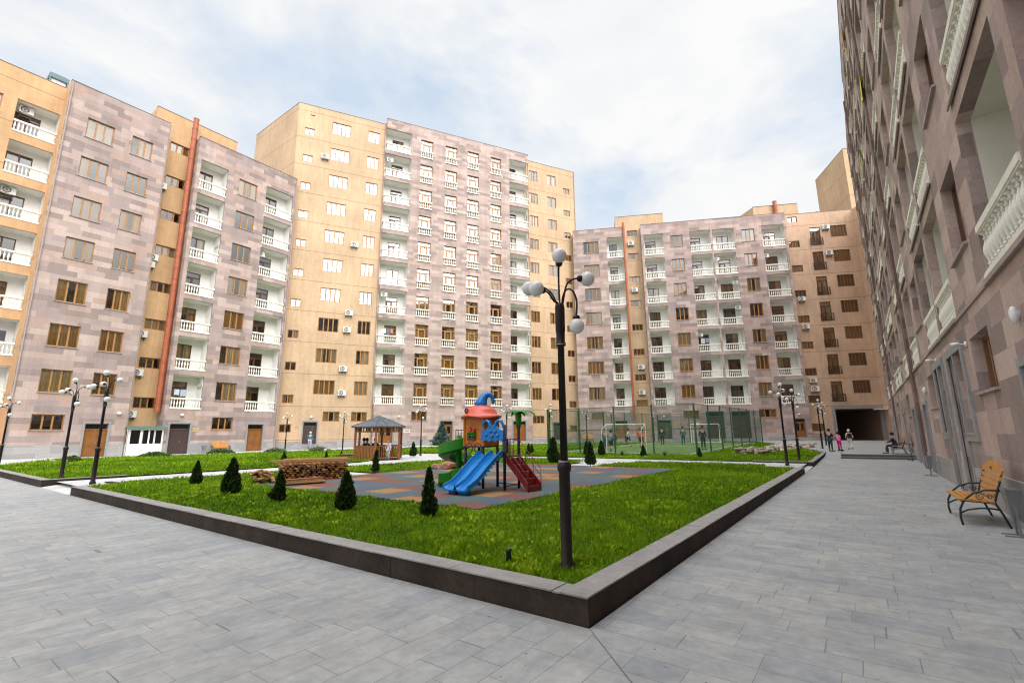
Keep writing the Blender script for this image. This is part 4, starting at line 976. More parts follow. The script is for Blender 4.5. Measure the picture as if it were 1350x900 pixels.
# ------------------------------------------------------------------ grass blades
rg = np.random.default_rng(3)
def grass_blades():
    rects = [(r[0], r[1], r[2], r[3]) for r in lawn_rects]+[(m_[0], m_[1], m_[2], m_[3]) for m_ in merged]
    X = []; Y = []; Rr = []
    for x0, x1, y0, y1 in rects:
        nx = max(1, int((x1-x0)/.7)); ny = max(1, int((y1-y0)/.7))
        for i in range(nx):
            for j in range(ny):
                a, b_ = x0+(x1-x0)*i/nx, x0+(x1-x0)*(i+1)/nx; c_, d = y0+(y1-y0)*j/ny, y0+(y1-y0)*(j+1)/ny
                r = math.hypot((a+b_)/2, (c_+d)/2)
                n = rg.poisson(min(3400, 130000/r**2)*(b_-a)*(d-c_))
                X.append(rg.uniform(a, b_, n)); Y.append(rg.uniform(c_, d, n)); Rr.append(np.full(n, r))
    X = np.concatenate(X); Y = np.concatenate(Y); Rr = np.concatenate(Rr); n = len(X)
    wx = X+.35*np.sin(Y*2.3+1)+.12*np.sin(Y*7.1); wy = Y+.35*np.sin(X*2.0)+.12*np.sin(X*6.3+2)
    cl = .45*np.sin(wx*1.3)*np.sin(wy*1.5+.7)+.55*np.sin(wx*5.2+.4)*np.sin(wy*4.6)+.4*np.sin(wx*11.3+wy*3)*np.sin(wy*9.7-wx*2)
    X += rg.normal(0, .025, n); Y += rg.normal(0, .025, n)
    hgt = (.034+.036*np.clip(cl, -.7, 1.3)+rg.uniform(0, .034, n))*np.clip(1.0+(Rr-8)/60, .9, 1.5)
    bare = np.minimum(np.hypot(X+2.45, Y-4.75)/.22, np.hypot(X+6.0, Y-7.05)/.35); hgt *= np.clip(bare-.3, .12, 1)
    wd = .0035*np.clip(Rr/6.5, .9, 5)*rg.uniform(.7, 1.4, n)
    an = rg.uniform(0, 2*pi, n); ln_ = rg.uniform(.2, .9, n)*hgt; la = rg.uniform(0, 2*pi, n)
    zz = np.array([TZ(b_, a) for a, b_ in zip(X, Y)])
    ca, sa = np.cos(an)*wd, np.sin(an)*wd; lx, ly = np.cos(la)*ln_, np.sin(la)*ln_
    V = np.empty((n, 5, 3))
    V[:, 0] = np.stack([X-ca, Y-sa, zz-.01], 1); V[:, 1] = np.stack([X+ca, Y+sa, zz-.01], 1)
    V[:, 2] = np.stack([X+ca*.8+lx*.35, Y+sa*.8+ly*.35, zz+hgt*.6], 1); V[:, 3] = np.stack([X-ca*.8+lx*.35, Y-sa*.8+ly*.35, zz+hgt*.6], 1)
    V[:, 4] = np.stack([X+lx, Y+ly, zz+hgt], 1)
    # broad-leaved weeds in the near bed
    k = np.where((cl > .35) & (Rr < 16) & (rg.random(n) < .22))[0]
    s = rg.uniform(1.5, 3.5, len(k))[:, None]
    V[k, 2] += (V[k, 1]-V[k, 0])*s; V[k, 3] -= (V[k, 1]-V[k, 0])*s
    me = bpy.data.meshes.new('grass')
    me.vertices.add(n*5); me.vertices.foreach_set('co', V.reshape(-1))
    base = (np.arange(n)*5)[:, None]
    loops = np.concatenate([base+np.array([[0, 1, 2, 3]]), base+np.array([[3, 2, 4]])], 1).reshape(-1)
    me.loops.add(len(loops)); me.loops.foreach_set('vertex_index', loops.astype(np.int32))
    me.polygons.add(n*2)
    ls = np.stack([np.arange(n)*7, np.arange(n)*7+4], 1).reshape(-1); me.polygons.foreach_set('loop_start', ls.astype(np.int32))
    me.update(calc_edges=True)
    at = me.attributes.new('tint', 'FLOAT', 'POINT')
    t = np.clip(.38+.36*cl+.16*np.sin(X*.55+1.3*np.sin(Y*.4))*np.sin(Y*.62+.8)+rg.normal(0, .17, n), 0, 1); at.data.foreach_set('value', np.repeat(t, 5).astype(np.float32))
    m, nt, b = new_mat('grass_blade'); a = N(nt, 'ShaderNodeAttribute'); a.attribute_name = 'tint'
    c = ramp(nt, a.outputs['Fac'], [(0, (.045, .10, .004)), (.35, (.115, .225, .006)), (.7, (.215, .345, .008)), (1, (.36, .45, .02))])
    nt.links.new(c, b.inputs['Base Color']); b.inputs['Roughness'].default_value = .7; b.inputs['Specular IOR Level'].default_value = .12
    tr = N(nt, 'ShaderNodeBsdfTranslucent'); nt.links.new(c, tr.inputs[0]); mx = N(nt, 'ShaderNodeMixShader'); mx.inputs[0].default_value = .22
    nt.links.new(b.outputs[0], mx.inputs[1]); nt.links.new(tr.outputs[0], mx.inputs[2]); nt.links.new(mx.outputs[0], nt.nodes['Material Output'].inputs[0])
    me.materials.append(m)
    return link('grass', me)
gr = grass_blades(); gr['kind'] = 'stuff'; gr['label'] = 'short uneven green grass covering the raised lawns'

# ================================================================== street lamps
def lamp_post():
    t = thing('street_lamp', 'x', 'street lamp')
    q = MB(); q.lathe([(.085, 0), (.085, .06), (.061, .09), (.061, 1.0), (.074, 1.02), (.078, 1.05), (.074, 1.09), (.05, 1.11)], 16); q.build('base_sleeve', M['metal_dk'], t, True)
    q = MB(); q.lathe([(.042, 1.08), (.038, 2.40), (.058, 2.41), (.058, 2.44), (.050, 2.45), (.050, 2.56), (.056, 2.58), (.056, 2.87), (.05, 2.90), (.028, 2.92)], 14); q.build('pole', M['metal_dk'], t, True)
    for r_, z_ in ((.067, 1.105), (.060, 2.415)): q = MB(); q.lathe([(r_, z_), (r_-.003, z_+.02)], 14); q.build('collar', M['collar'], t)
    # five arms: (azimuth, reach of the globe, height of the globe, kind)
    for az, rch, zg, dr in ((-90, .10, 3.47, 0), (-142, .36, 3.03, 1), (161, .37, 3.14, 1), (13, .36, 3.24, 1), (-27, .20, 2.62, 2)):
        a = radians(az); d = Vector((cos(a), sin(a), 0)); q = MB()
        z0 = 2.85; Zv = Vector((0, 0, 1))
        if dr == 0: ax = (d*.45+Zv*.9).normalized(); tip = d*rch+Zv*zg-ax*.093; pts = [d*.02+Zv*z0, d*-.01+Zv*3.0, d*-.04+Zv*3.15, tip-ax*.07-d*.03, tip-ax*.02]
        elif dr == 1: ax = d; tip = d*rch+Zv*zg-ax*.093; pts = [d*.03+Zv*z0, d*.04+Zv*(z0+.07), d*.09+Zv*(zg-.10), d*.17+Zv*(zg-.02), tip-ax*.02]
        else: ax = -Zv; tip = d*rch+Zv*zg-ax*.093; pts = [d*.03+Zv*z0, d*.04+Zv*2.98, d*.09+Zv*3.07, d*.16+Zv*3.05, d*(rch+.01)+Zv*2.92, tip-ax*.02]
        # smooth the arm
        P_ = [Vector(p) for p in pts]; out = []
        for i in range(len(P_)-1):
            p0, p1, p2, p3 = P_[max(i-1, 0)], P_[i], P_[i+1], P_[min(i+2, len(P_)-1)]
            for k in range(5):
                u_ = k/5; out.append(.5*((2*p1)+(p2-p0)*u_+(2*p0-5*p1+4*p2-p3)*u_*u_+(3*p1-p0-3*p2+p3)*u_**3))
        out.append(P_[-1])
        q.tube(out, .0115, 7); q.tube([tip-ax*.035, tip-ax*.02, tip+ax*.012, tip+ax*.02], [.022, .04, .042, .03], 12)
        arm = q.build('arm', M['metal_dk'], t, True)
        q = MB(); q.sphere((0, 0, 0), .088, 20, 14); q.build('globe', M['globe'], arm, True, tuple(tip+ax*.093))
    return t
M['collar'] = plain('collar_metal', (.25, .24, .23), .35, .1, 5, .7)
LAMPS = [(4.65, -2.70, 'dark five globe street lamp rising from the lawn by the near kerb corner'), (4.46, -22.95, 'dark five globe street lamp in the outer lawn beside the left path entry'), (4.56, -19.57, 'dark five globe street lamp at the inner lawn corner by the left path entry'),
    (23.89, -2.82, 'dark five globe street lamp at the far corner of the inner lawn by the walkway'), (27.7, -2.72, 'dark five globe street lamp just across the path from the far inner lawn corner'), (41.0, -2.5, 'dark five globe street lamp beside the man in dark clothes near the passage'), (47.5, -2.6, 'dark five globe street lamp before the mouth of the dark passage'),
    (23.5, -43.2, 'dark five globe street lamp near the brown steel door of the tower'), (26.0, -38.0, 'dark five globe street lamp left of the gazebo'), (23.8, -25.5, 'dark five globe street lamp right of the gazebo'), (28.0, -21.0, 'dark five globe street lamp seen behind the plastic palm of the play tower'),
    (29.6, -18.3, 'dark five globe street lamp at the left corner of the sports fence'), (39.0, -20.2, 'dark five globe street lamp behind the near football goal'), (49.3, -22.4, 'dark five globe street lamp left of the orange door behind the sports court'), (56.5, -20.3, 'dark five globe street lamp by the far end of the sports court'), (4.46, -35.6, 'dark five globe street lamp at the left picture edge, only globes showing')]
base = None
for i, (u_, v_, lb) in enumerate(LAMPS):
    t = lamp_post() if base is None else copy_tree(base)
    base = base or t
    t.location = (v_, u_, TZ(u_, v_)-.01); t['label'] = lb; t['group'] = 'five globe street lamps'
    t.rotation_euler = (0, 0, aU+radians([0, 8, -12, 20, -15, 35, 10, 5, 40, -20, 15, 60, 30, 0, 45, 0][i]))

# ================================================================== benches and bins
def bench():
    t = thing('park_bench', 'x', 'bench')
    orange = plain('varnished_slats', (.50, .215, .035), .38, .18, 3)
    for k, x in enumerate((-.74, .74)):
        q = MB()
        q.tube([(x, -.30, 0), (x, -.315, .12), (x, -.30, .27), (x, -.23, .42), (x, -.10, .54), (x, .06, .60), (x, .2, .60), (x, .27, .585)], .0165, 8)
        q.tube([(x, .29, 0), (x, .22, .22), (x, .15, .40), (x, .20, .56), (x, .27, .78), (x, .31, .93)], .0165, 8)
        q.tube([(x, -.305, .20), (x, -.2, .26), (x, -.05, .295), (x, .1, .30), (x, .19, .285)], .014, 8)
        q.tube([(x, -.29, .41), (x, -.05, .40), (x, .16, .39)], .016, 8)
        for c, r in (((-.02), .065), (.1, .045)):
            q.tube([(x, c+(r*(1-j/26))*cos(j*.6), .49+(r*(1-j/26))*sin(j*.6)) for j in range(20)], .006, 5)
        q.build('side_frame', M['black'], t, True)
    for j in range(5):
        q = MB(); y = -.27+j*.094; q.box(-.80, .80, y-.038, y+.038, .415-.012*j*.4, .443-.012*j*.4); q.build('seat_slat', orange, t)
    for j in range(4):
        z = .50+j*.098; y = .185+(z-.5)*.3; wd = .60+.06*j
        Mx = Matrix.Translation((0, y, z)) @ Matrix.Rotation(radians(-16), 4, 'X')
        q = MB(); q.box(-wd, wd, -.014, .012, -.04, .04, 0, Mx); q.build('back_slat', orange, t)
    Mx = Matrix.Translation((0, .30, .90)) @ Matrix.Rotation(radians(-16), 4, 'X')
    q = MB(); q.prism([(-.80, -.045), (.80, -.045), (.84, .03), (.30, .16), (-.30, .16), (-.84, .03)], -.014, .012); q.v = [tuple(Mx @ Vector(p)) for p in q.v]
    q.build('back_crest', orange, t)
    q = MB(); q.tube([(-.74, .155, .385), (.74, .155, .385)], .014, 6); q.tube([(-.74, -.26, .395), (.74, -.26, .395)], .014, 6); q.build('crossbar', M['black'], t)
    q = MB(); q.box(-.05, .05, .284, .288, .91, .96); q.build('crest_mark', M['black'], t)
    return t
b1 = bench(); b1.location = (1.50, 12.3, 0); b1.rotation_euler = (0, 0, -pi/2); b1['label'] = 'orange slatted bench with black curled arms, nearest against the right block'; b1['group'] = 'orange slatted benches'
def more_bench(loc, rz, lb):
    t = copy_tree(b1); t.location = loc; t.rotation_euler = (0, 0, rz); t['label'] = lb; return t
p = FA @ Vector((20.2, -.65, .1)); more_bench((p.x, p.y, TZ(p.y, p.x)-.05), pi/2, 'orange slatted bench under the ground floor window of the left block')
p = FC @ Vector((-8.8, -.8, 0)); more_bench((p.x, p.y, TZ(p.y, p.x)-.05), RC, 'orange slatted bench at the meeting of tower and far mauve block, seen past the lamp')
more_bench((1.50, 34.6, UZ(34.6)), -pi/2, 'orange slatted bench above the steps with a person in navy sitting on it')
def bin_():
    t = thing('litter_bin', 'x', 'litter bin')
    q = MB(); a = [(-.25, -.13), (.25, -.13), (.25, .13), (-.25, .13)]; bt = [(-.10, -.07), (.10, -.07), (.10, .07), (-.10, .07)]
    for k in range(4):
        n = (k+1) % 4
        q.quad((*bt[k], .30), (*bt[n], .30), (*a[n], .82), (*a[k], .82)); q.quad((bt[k][0]*.95, bt[k][1]*.95, .31), (bt[n][0]*.95, bt[n][1]*.95, .31), (a[n][0]*.97, a[n][1]*.97, .82), (a[k][0]*.97, a[k][1]*.97, .82))
        q.quad((*a[k], .82), (*a[n], .82), (a[n][0]*.97, a[n][1]*.97, .82), (a[k][0]*.97, a[k][1]*.97, .82))
    q.poly([(*p, .30) for p in bt]); q.build('bucket', M['steel'], t)
    for x in (-.155, .155):
        q = MB(); q.box(x-.016, x+.016, -.02, .02, .012, .72); q.box(x-.018, x+.018, -.24, .24, 0, .022)
        q.build('stand', M['steel'], t)
    q = MB(); q.box(-.14, .14, -.012, .012, .44, .465); q.build('crossbar', M['steel'], t)
    return t
bn = bin_(); bn.location = (1.74, 10.78, 0); bn.rotation_euler = (0, 0, -pi/2); bn.scale = (.75, .75, .86); bn['label'] = 'tapered grey steel litter bin beside the nearest orange bench'; bn['group'] = 'grey litter bins'
for loc, rz, lb in (((1.80, 23.3, 0), -pi/2, 'grey steel litter bin in front of a door further along the right block'), (None, pi/2, 'grey steel litter bin left of the orange bench by the left block')):
    t = copy_tree(bn)
    if loc is None: p = FA @ Vector((18.75, -.6, 0)); loc = (p.x, p.y, TZ(p.y, p.x)-.05)
    t.location = loc; t.rotation_euler = (0, 0, rz); t['label'] = lb

# ================================================================== play tower
PT = thing('play_tower', 'colourful plastic play tower with a hatted house, blue double slide and green spiral slide', 'play tower', (-7.9, 10.0, .215))
def pw(u_, v_, z=0): return Vector((v_+7.9, u_-10.0, z))
purple = plain('violet_metal', (.022, .010, .055), .35, .15, 5); blue = plain('blue_plastic', (.008, .165, .47), .22, .12, 2, spec=.35); green = plain('green_plastic', (.022, .19, .012), .34, .15, 2, spec=.35)
oran = plain('orange_plastic', (.52, .15, .008), .42, .18, 4); red = plain('salmon_plastic', (.62, .085, .045), .35, .12, 3); dred = plain('dark_red_metal', (.17, .008, .010), .45, .2, 4)
def post(u_, v_, h, r=.038, mt=None, nm='post'):
    q = MB(); p = pw(u_, v_); q.lathe([(r, 0), (r, h), (r*.6, h+.02)], 12, tuple(p)); return q.build(nm, mt or purple, PT, True)
post(9.9, -7.50, 1.62); post(10.5, -7.48, 1.72); post(9.93, -8.24, 1.1); post(10.5, -8.2, 1.1); post(9.93, -8.86, 1.1); post(10.5, -8.86, 1.1); post(10.3, -9.45, 1.36, .085, green, 'spiral_post')
q = MB(); c = pw(10.2, -7.86); q.box(c.x-.37, c.x+.37, c.y-.29, c.y+.29, .80, .84); c = pw(10.2, -8.54); q.box(c.x-.36, c.x+.36, c.y-.33, c.y+.33, 1.05, 1.09); c = pw(10.32, -9.1); q.box(c.x-.26, c.x+.26, c.y-.26, c.y+.26, 1.07, 1.1)
q.build('deck', purple, PT)
hs = MB(); c = pw(10.21, -8.54); x0, x1, y0, y1 = c.x-.345, c.x+.345, c.y-.31, c.y+.31
for (a, b_, d, e) in ((x0, x1, y0, y0+.03), (x0, x1, y1-.03, y1), (x0, x0+.03, y0+.03, y1-.03), (x1-.03, x1, y0+.03, y1-.03)): hs.box(a, b_, d, e, 1.09, 1.86)
for (px, py) in ((x0, y0), (x1, y0), (x1, y1), (x0, y1)): hs.lathe([(.035, 1.09), (.035, 1.88)], 8, (px, py, 0))
for k in range(6):
    hs.tube([(x0+.03, y0-.003, 1.14+.13*k), (x1-.03, y0-.003, 1.14+.13*k)], .006, 4); hs.tube([(x1+.003, y0+.03, 1.14+.13*k), (x1+.003, y1-.03, 1.14+.13*k)], .006, 4)
hw = hs.build('house', oran, PT)
q = MB(); q.box(c.x-.20, c.x+.06, y0-.05, y0-.004, 1.24, 1.34); q.build('flower_box', plain('brown_plastic', (.08, .03, .012), .5), hw)
q = MB()
for k in range(26): q.sphere((c.x-.07+rnd.uniform(-.13, .13), y0-.05+rnd.uniform(-.03, .03), 1.38+rnd.uniform(-.04, .06)), .03, 6, 4)
q.build('flower_leaves', green, hw, True)
q = MB()
for dx, dz in ((-.17, .13), (-.09, .19), (0.0, .14), (.04, .20), (-.13, .24)): q.sphere((c.x-.0+dx, y0-.04, 1.33+dz), .035, 7, 5)
q.build('flower_heads', red, hw, True)
rfm = MB(); pr = [(.56, 1.84), (.57, 1.87), (.50, 1.91), (.44, 1.96), (.41, 2.04), (.34, 2.12), (.22, 2.18), (.02, 2.20)]; n = 36; i0 = len(rfm.v)
for r, z in pr:
    for j in range(n):
        a = 2*pi*j/n; wv = .03*sin(a*3+.5) if r > .5 else 0
        rfm.v.append((c.x+r*cos(a), c.y+r*sin(a), z+wv))
for k in range(len(pr)-1):
    for j in range(n): rfm.f.append((k*n+j, k*n+(j+1) % n, (k+1)*n+(j+1) % n, (k+1)*n+j)); rfm.m.append(0); rfm.uv.append(None)
rfm.f.append(tuple(range(n))[::-1]); rfm.m.append(0); rfm.uv.append(None)
dome = rfm.build('roof', red, PT, True)
q = MB(); dv = Vector((-aU and cos(aU), sin(aU), 0))
q.tube([Vector((c.x, c.y, z))+dv*x for x, z in ((0, 2.14), (0, 2.17), (0, 2.18))], [.26, .26, .2], 18)
q.tube([Vector((c.x, c.y, z))+dv*x for x, z in ((-.02, 2.17), (.0, 2.27), (.04, 2.37), (.10, 2.45), (.18, 2.495), (.26, 2.47), (.31, 2.40), (.325, 2.31), (.32, 2.24))], [.20, .165, .13, .105, .085, .07, .06, .052, .05], 14)
q.build('hat', blue, PT, True)
q = MB()
for k in range(3): q.tube([(c.x-.2+.02*k, c.y-.41, 2.02)]+[(c.x-.2+(.07-.02*k)*cos(t*.7), c.y-.40, 2.03+(.07-.02*k)*sin(t*.7)) for t in range(10)], .01, 5)
q.build('roof_scroll', dred, dome, True)
# blue double slide
sl_ = MB(); path = [(9.88, .84), (9.78, .84), (9.66, .79), (9.45, .66), (9.2, .49), (8.95, .32), (8.8, .22), (8.68, .17), (8.55, .15), (8.47, .13)]
def lane(vc, wd):
    pr = [(-wd, .13), (-wd+.025, .135), (-wd+.05, .06), (-wd*.5, .0), (0, -.012), (wd*.5, 0), (wd-.05, .06), (wd-.025, .135), (wd, .13), (wd, .0), (wd*.6, -.045), (-wd*.6, -.045), (-wd, .0)]
    rows = []
    for k, (u_, z) in enumerate(path):
        f = 1.0+(.12 if k > 7 else 0)
        rows.append([tuple(pw(u_, vc+a*f, z+b_*(1 if k < 8 else .8))) for a, b_ in pr])
    n = len(pr)
    for r1, r2 in zip(rows, rows[1:]):
        for j in range(n): sl_.quad(r1[j], r1[(j+1) % n], r2[(j+1) % n], r2[j])
    sl_.poly(rows[0]); sl_.poly(rows[-1])
    p = pw(8.62, vc); sl_.box(p.x-.1, p.x+.1, p.y-.06, p.y+.06, 0, .13)
lane(-8.07, .195); lane(-7.70, .195)
for k in range(8):
    u_ = 9.7-.11*k; z = .86-.078*k; p = pw(u_, -7.502, z-.03); sl_.sphere(tuple(p), .028, 6, 4)
sl_.build('double_slide', blue, PT, True)
# blue wave panel over the slide
q = MB(); pts = [(-.39, 1.26), (-.3, 1.21), (-.2, 1.25), (-.1, 1.2), (0, 1.25), (.1, 1.2), (.2, 1.25), (.3, 1.21), (.36, 1.26), (.36, 1.50), (.25, 1.50), (.12, 1.60), (0, 1.64), (-.12, 1.60), (-.25, 1.50), (-.39, 1.50)]
q.prism([(p[0], p[1]) for p in pts], -.33-.0, -.27)
for sg in (-1, 1): q.tube([(sg*.07, -.30, 1.58), (sg*.12, -.30, 1.70), (sg*.2, -.30, 1.75), (sg*.29, -.30, 1.72), (sg*.34, -.30, 1.62), (sg*.34, -.30, 1.56)], [.05, .045, .04, .04, .035, .03], 9)
for dx, dz in ((-.2, 1.38), (.18, 1.36), (0, 1.34), (-.05, 1.47), (.1, 1.46)): q.sphere((dx, -.335, dz), .05, 8, 5, 0, .8)
tp = q.build('wave_panel', blue, PT, False); tp.location = pw(10.18, -7.87, 0)
# arches under the house
q = MB()
for cx in (-8.72, -8.4):
    p = pw(9.9, cx); q.tube([(p.x+.13*cos(t*pi/8), p.y, .93-.13*sin(t*pi/8)+.1) for t in range(17)], .011, 5, 0, False)
for v0_, v1_ in ((-8.86, -8.24),): p0, p1_ = pw(9.93, v0_), pw(9.93, v1_); q.tube([(*p0.xy, .1), (*p1_.xy, .1)], .014, 6)
p0, p1_ = pw(10.5, -8.2), pw(10.5, -7.48); q.tube([(*p0.xy, .1), (*p1_.xy, .1)], .014, 6); p0 = pw(9.9, -7.5); q.tube([(*p0.xy, .1), (*p1_.xy, .1)], .014, 6)
q.build('brace', purple, PT, True)
# railings
q = MB(); pts = [pw(10.06, -9.36), pw(10.06, -8.9)]
for a, b_ in ((pw(10.06, -9.36), pw(10.06, -8.9)), (pw(10.5, -8.2), pw(10.5, -7.48)), (pw(9.9, -7.47), pw(10.1, -7.45))):
    z0 = 1.1 if a.x < -1 else .84; q = MB()
    q.tube([(*a.xy, z0+.42), (*b_.xy, z0+.42)], .012, 6)
    for k in range(5): p = a.lerp(b_, k/4); q.tube([(*p.xy, z0), (*p.xy, z0+.42)], .009, 5)
    q.build('railing', purple, PT, True)
q = MB(); p = pw(9.88, -7.45); q.box(p.x-.05, p.x+.05, p.y-.04, p.y+.06, .92, 1.22); q.build('post_panel', purple, PT)
# green spiral slide
gs = MB(); rows = []; ctr = pw(10.3, -9.45)
lat = Vector((cos(aU), sin(aU), 0)); awy = Vector((-sin(aU), cos(aU), 0))
prg = [(-.20, .15), (-.175, .16), (-.15, .04), (0, 0), (.16, .05), (.19, .28), (.225, .27), (.215, .0), (.12, -.06), (-.10, -.06), (-.19, 0)]
NS = 56
for k in range(NS+1):
    t = k/NS; a = radians(327-432*t); z = 1.12-.96*t
    o_ = ctr+(lat*cos(a)+awy*sin(a))*.37; dr = (lat*cos(a)+awy*sin(a))
    rows.append([tuple(o_+dr*p_[0]+Vector((0, 0, z+p_[1]))) for p_ in prg])
a = radians(-105); tg = (lat*sin(a)-awy*cos(a)); tg = Vector((lat*-1+awy*-.15)).normalized(); dr = Vector((-tg.y, tg.x, 0)); o_ = ctr+(lat*cos(a)+awy*sin(a))*.37
sgn = 1 if dr.dot(lat*cos(a)+awy*sin(a)) > 0 else -1
for s_2, z in ((.12, .14), (.25, .12), (.36, .115), (.42, .11)): rows.append([tuple(o_+tg*s_2+dr*sgn*p_[0]+Vector((0, 0, z+p_[1]*.9))) for p_ in prg])
n = len(prg)
for r1, r2 in zip(rows, rows[1:]):
    for j in range(n): gs.quad(r1[j], r1[(j+1) % n], r2[(j+1) % n], r2[j])
gs.poly(rows[0]); gs.poly(rows[-1]); e_ = o_+tg*.34; gs.box(e_.x-.08, e_.x+.08, e_.y-.06, e_.y+.06, 0, .1)
gs.build('spiral_slide', green, PT, True)
# stairs
q = MB(); a0, a1 = pw(10.18, -7.44, .82), pw(10.10, -6.72, .0); dd = (a1-a0); side_ = Vector((-dd.y, dd.x, 0)).normalized()
for sg in (-.24, .24):
    s0, s1 = a0+side_*sg, a1+side_*sg; th = side_*.012
    q.poly([tuple(s0-th+Vector((0, 0, .06))), tuple(s1-th+Vector((0, 0, .20))), tuple(s1-th), tuple(s0-th+Vector((0, 0, -.16)))]); q.poly([tuple(s0+th+Vector((0, 0, .06))), tuple(s1+th+Vector((0, 0, .20))), tuple(s1+th), tuple(s0+th+Vector((0, 0, -.16)))])
    q.quad(tuple(s0-th+Vector((0, 0, .06))), tuple(s1-th+Vector((0, 0, .20))), tuple(s1+th+Vector((0, 0, .20))), tuple(s0+th+Vector((0, 0, .06))))
for k in range(5):
    p0 = a0.lerp(a1, (k+.15)/5); p1_ = a0.lerp(a1, (k+1.0)/5); z1 = p0.z-.0; z2 = p1_.z+.03; s = side_*.235
    q.quad(tuple(Vector((*(p0-s).xy, z1))), tuple(Vector((*(p0+s).xy, z1))), tuple(Vector((*(p1_+s).xy, z1))), tuple(Vector((*(p1_-s).xy, z1))))
    q.quad(tuple(Vector((*(p1_-s).xy, z1))), tuple(Vector((*(p1_+s).xy, z1))), tuple(Vector((*(p1_+s).xy, max(.01, z2-.07)))), tuple(Vector((*(p1_-s).xy, max(.01, z2-.07)))))
q.build('stair', dred, PT)
for sg in (-.25, .25):
    q = MB(); s0, s1 = a0+side_*sg, a1+side_*sg
    for hh in (.24, .42): q.tube([s0+Vector((0, 0, hh)), s1+Vector((0, 0, hh+.12)), s1+Vector((0, 0, hh-.1 if hh > .3 else hh))], .009, 6)
    for k in (.3, .65, 1): p = s0.lerp(s1, k); q.tube([p, p+Vector((0, 0, .42+.12*k))], .009, 6)
    q.build('handrail', dred, PT, True)
# palm top
q = MB(); c = pw(10.5, -7.48); q.lathe([(.06, 1.56), (.075, 1.7), (.095, 1.88), (.06, 1.95)], 10, (c.x, c.y, 0))
for az, L_ in ((0, .46), (180, .34), (60, .36), (125, .34), (250, .34), (310, .36)):
    a = radians(az); d = lat*cos(a)+awy*sin(a); sd = Vector((-d.y, d.x, 0))
    prev = None
    for k in range(8):
        t = k/7; p = Vector((c.x, c.y, 1.92))+d*L_*t+Vector((0, 0, .13*sin(t*pi*.8)-.10*t*t)); w2 = .085*sin(pi*min(1, .15+t*.85))+.004
        cur_ = [tuple(p+sd*w2-Vector((0, 0, .03))), tuple(p+Vector((0, 0, .015))), tuple(p-sd*w2-Vector((0, 0, .03))), tuple(p-Vector((0, 0, .02)))]
        if prev:
            for j in range(4): q.quad(prev[j], prev[(j+1) % 4], cur_[(j+1) % 4], cur_[j])
        prev = cur_
q.build('palm_top', green, PT, True)

# ================================================================== gazebo
GZ = thing('gazebo', 'small hexagonal timber gazebo with a dark grey pyramid roof', 'gazebo', (-24.4, 19.26, .19), aU)
wood = plain('red_brown_timber', (.26, .085, .02), .55, .3, 2); woodl = plain('honey_timber', (.27, .105, .028), .5, .25, 2)
hexa = [radians(278.5+60*k) for k in range(6)]; HP = [Vector((1.5*cos(a), 1.5*sin(a), 0)) for a in hexa]
for p in HP:
    q = MB(); q.box(p.x-.055, p.x+.055, p.y-.055, p.y+.055, 0, 2.0); q.build('post', wood, GZ)
for k in range(6):
    a, b_ = HP[k], HP[(k+1) % 6]; d = (b_-a).normalized(); ang = math.atan2(d.y, d.x); L_ = (b_-a).length
    Mx = Matrix.Translation(a) @ Matrix.Rotation(ang, 4, 'Z')
    q = MB(); q.box(.06, L_-.06, -.03, .03, 1.88, 1.97, 0, Mx); q.box(.06, L_-.06, -.025, .025, 1.62, 1.67, 0, Mx)
    for i in range(9):
        if i % 3 != 1: q.box(.1+i*(L_-.2)/8-.045, .1+i*(L_-.2)/8+.045, -.015, .015, 1.67, 1.88, 0, Mx)
    q.build('frieze', wood, GZ)
    if k == 0: kind_ = 'open'
    elif k in (5,): kind_ = 'solid'
    else: kind_ = 'bal'
    q = MB(); q.box(.06, L_-.06, -.035, .035, .76, .82, 0, Mx)
    if kind_ == 'solid':
        for i in range(13): q.box(.06+i*(L_-.12)/13+.012, .06+(i+1)*(L_-.12)/13-.012, -.02-.012*(i % 2), .02, .02, .76, 0, Mx)
    else:
        q.box(.06, L_-.06, -.03, .03, .08, .13, 0, Mx)
        for i in range(10): q.box(.1+i*(L_-.2)/9-.022, .1+i*(L_-.2)/9+.022, -.02, .02, .13, .76, 0, Mx)
    q.build('side_panel', woodl if kind_ == 'solid' else wood, GZ)
q = MB(); RO = [Vector((1.78*cos(a), 1.78*sin(a), 1.96)) for a in hexa]; ap = Vector((0, 0, 2.62))
for k in range(6):
    a, b_ = RO[k], RO[(k+1) % 6]; q.poly([tuple(a), tuple(b_), tuple(ap)]); q.quad(tuple(a), tuple(b_), tuple(b_-Vector((0, 0, .06))), tuple(a-Vector((0, 0, .06))))
    q.poly([tuple(a-Vector((0, 0, .06))), tuple(b_-Vector((0, 0, .06))), (0, 0, 1.95)])
    q.tube([a+Vector((0, 0, .01)), ap], .025, 5)
q.build('roof', ashlar('grey_shingle', .14, .2, .3, [(.085, .095, .11), (.10, .11, .125), (.07, .08, .095), (.115, .12, .135)], .008, (.03, .03, .035), .1), GZ, fix=False)
q = MB(); q.poly([tuple(p+Vector((0, 0, .03))) for p in HP]); q.poly([tuple(p) for p in HP]); q.build('floor', wood, GZ)
for k in (1, 2, 3, 4):
    a, b_ = HP[k], HP[(k+1) % 6]; d = (b_-a).normalized(); L_ = (b_-a).length; Mx = Matrix.Translation(a) @ Matrix.Rotation(math.atan2(d.y, d.x), 4, 'Z')
    q = MB(); q.box(.15, L_-.15, .08, .4, .40, .44, 0, Mx); q.build('seat', woodl, GZ)
q = MB(); q.box(-.9, .9, -.6, .6, 0, .14); q.box(-.95, .95, -.65, .65, .14, .19)
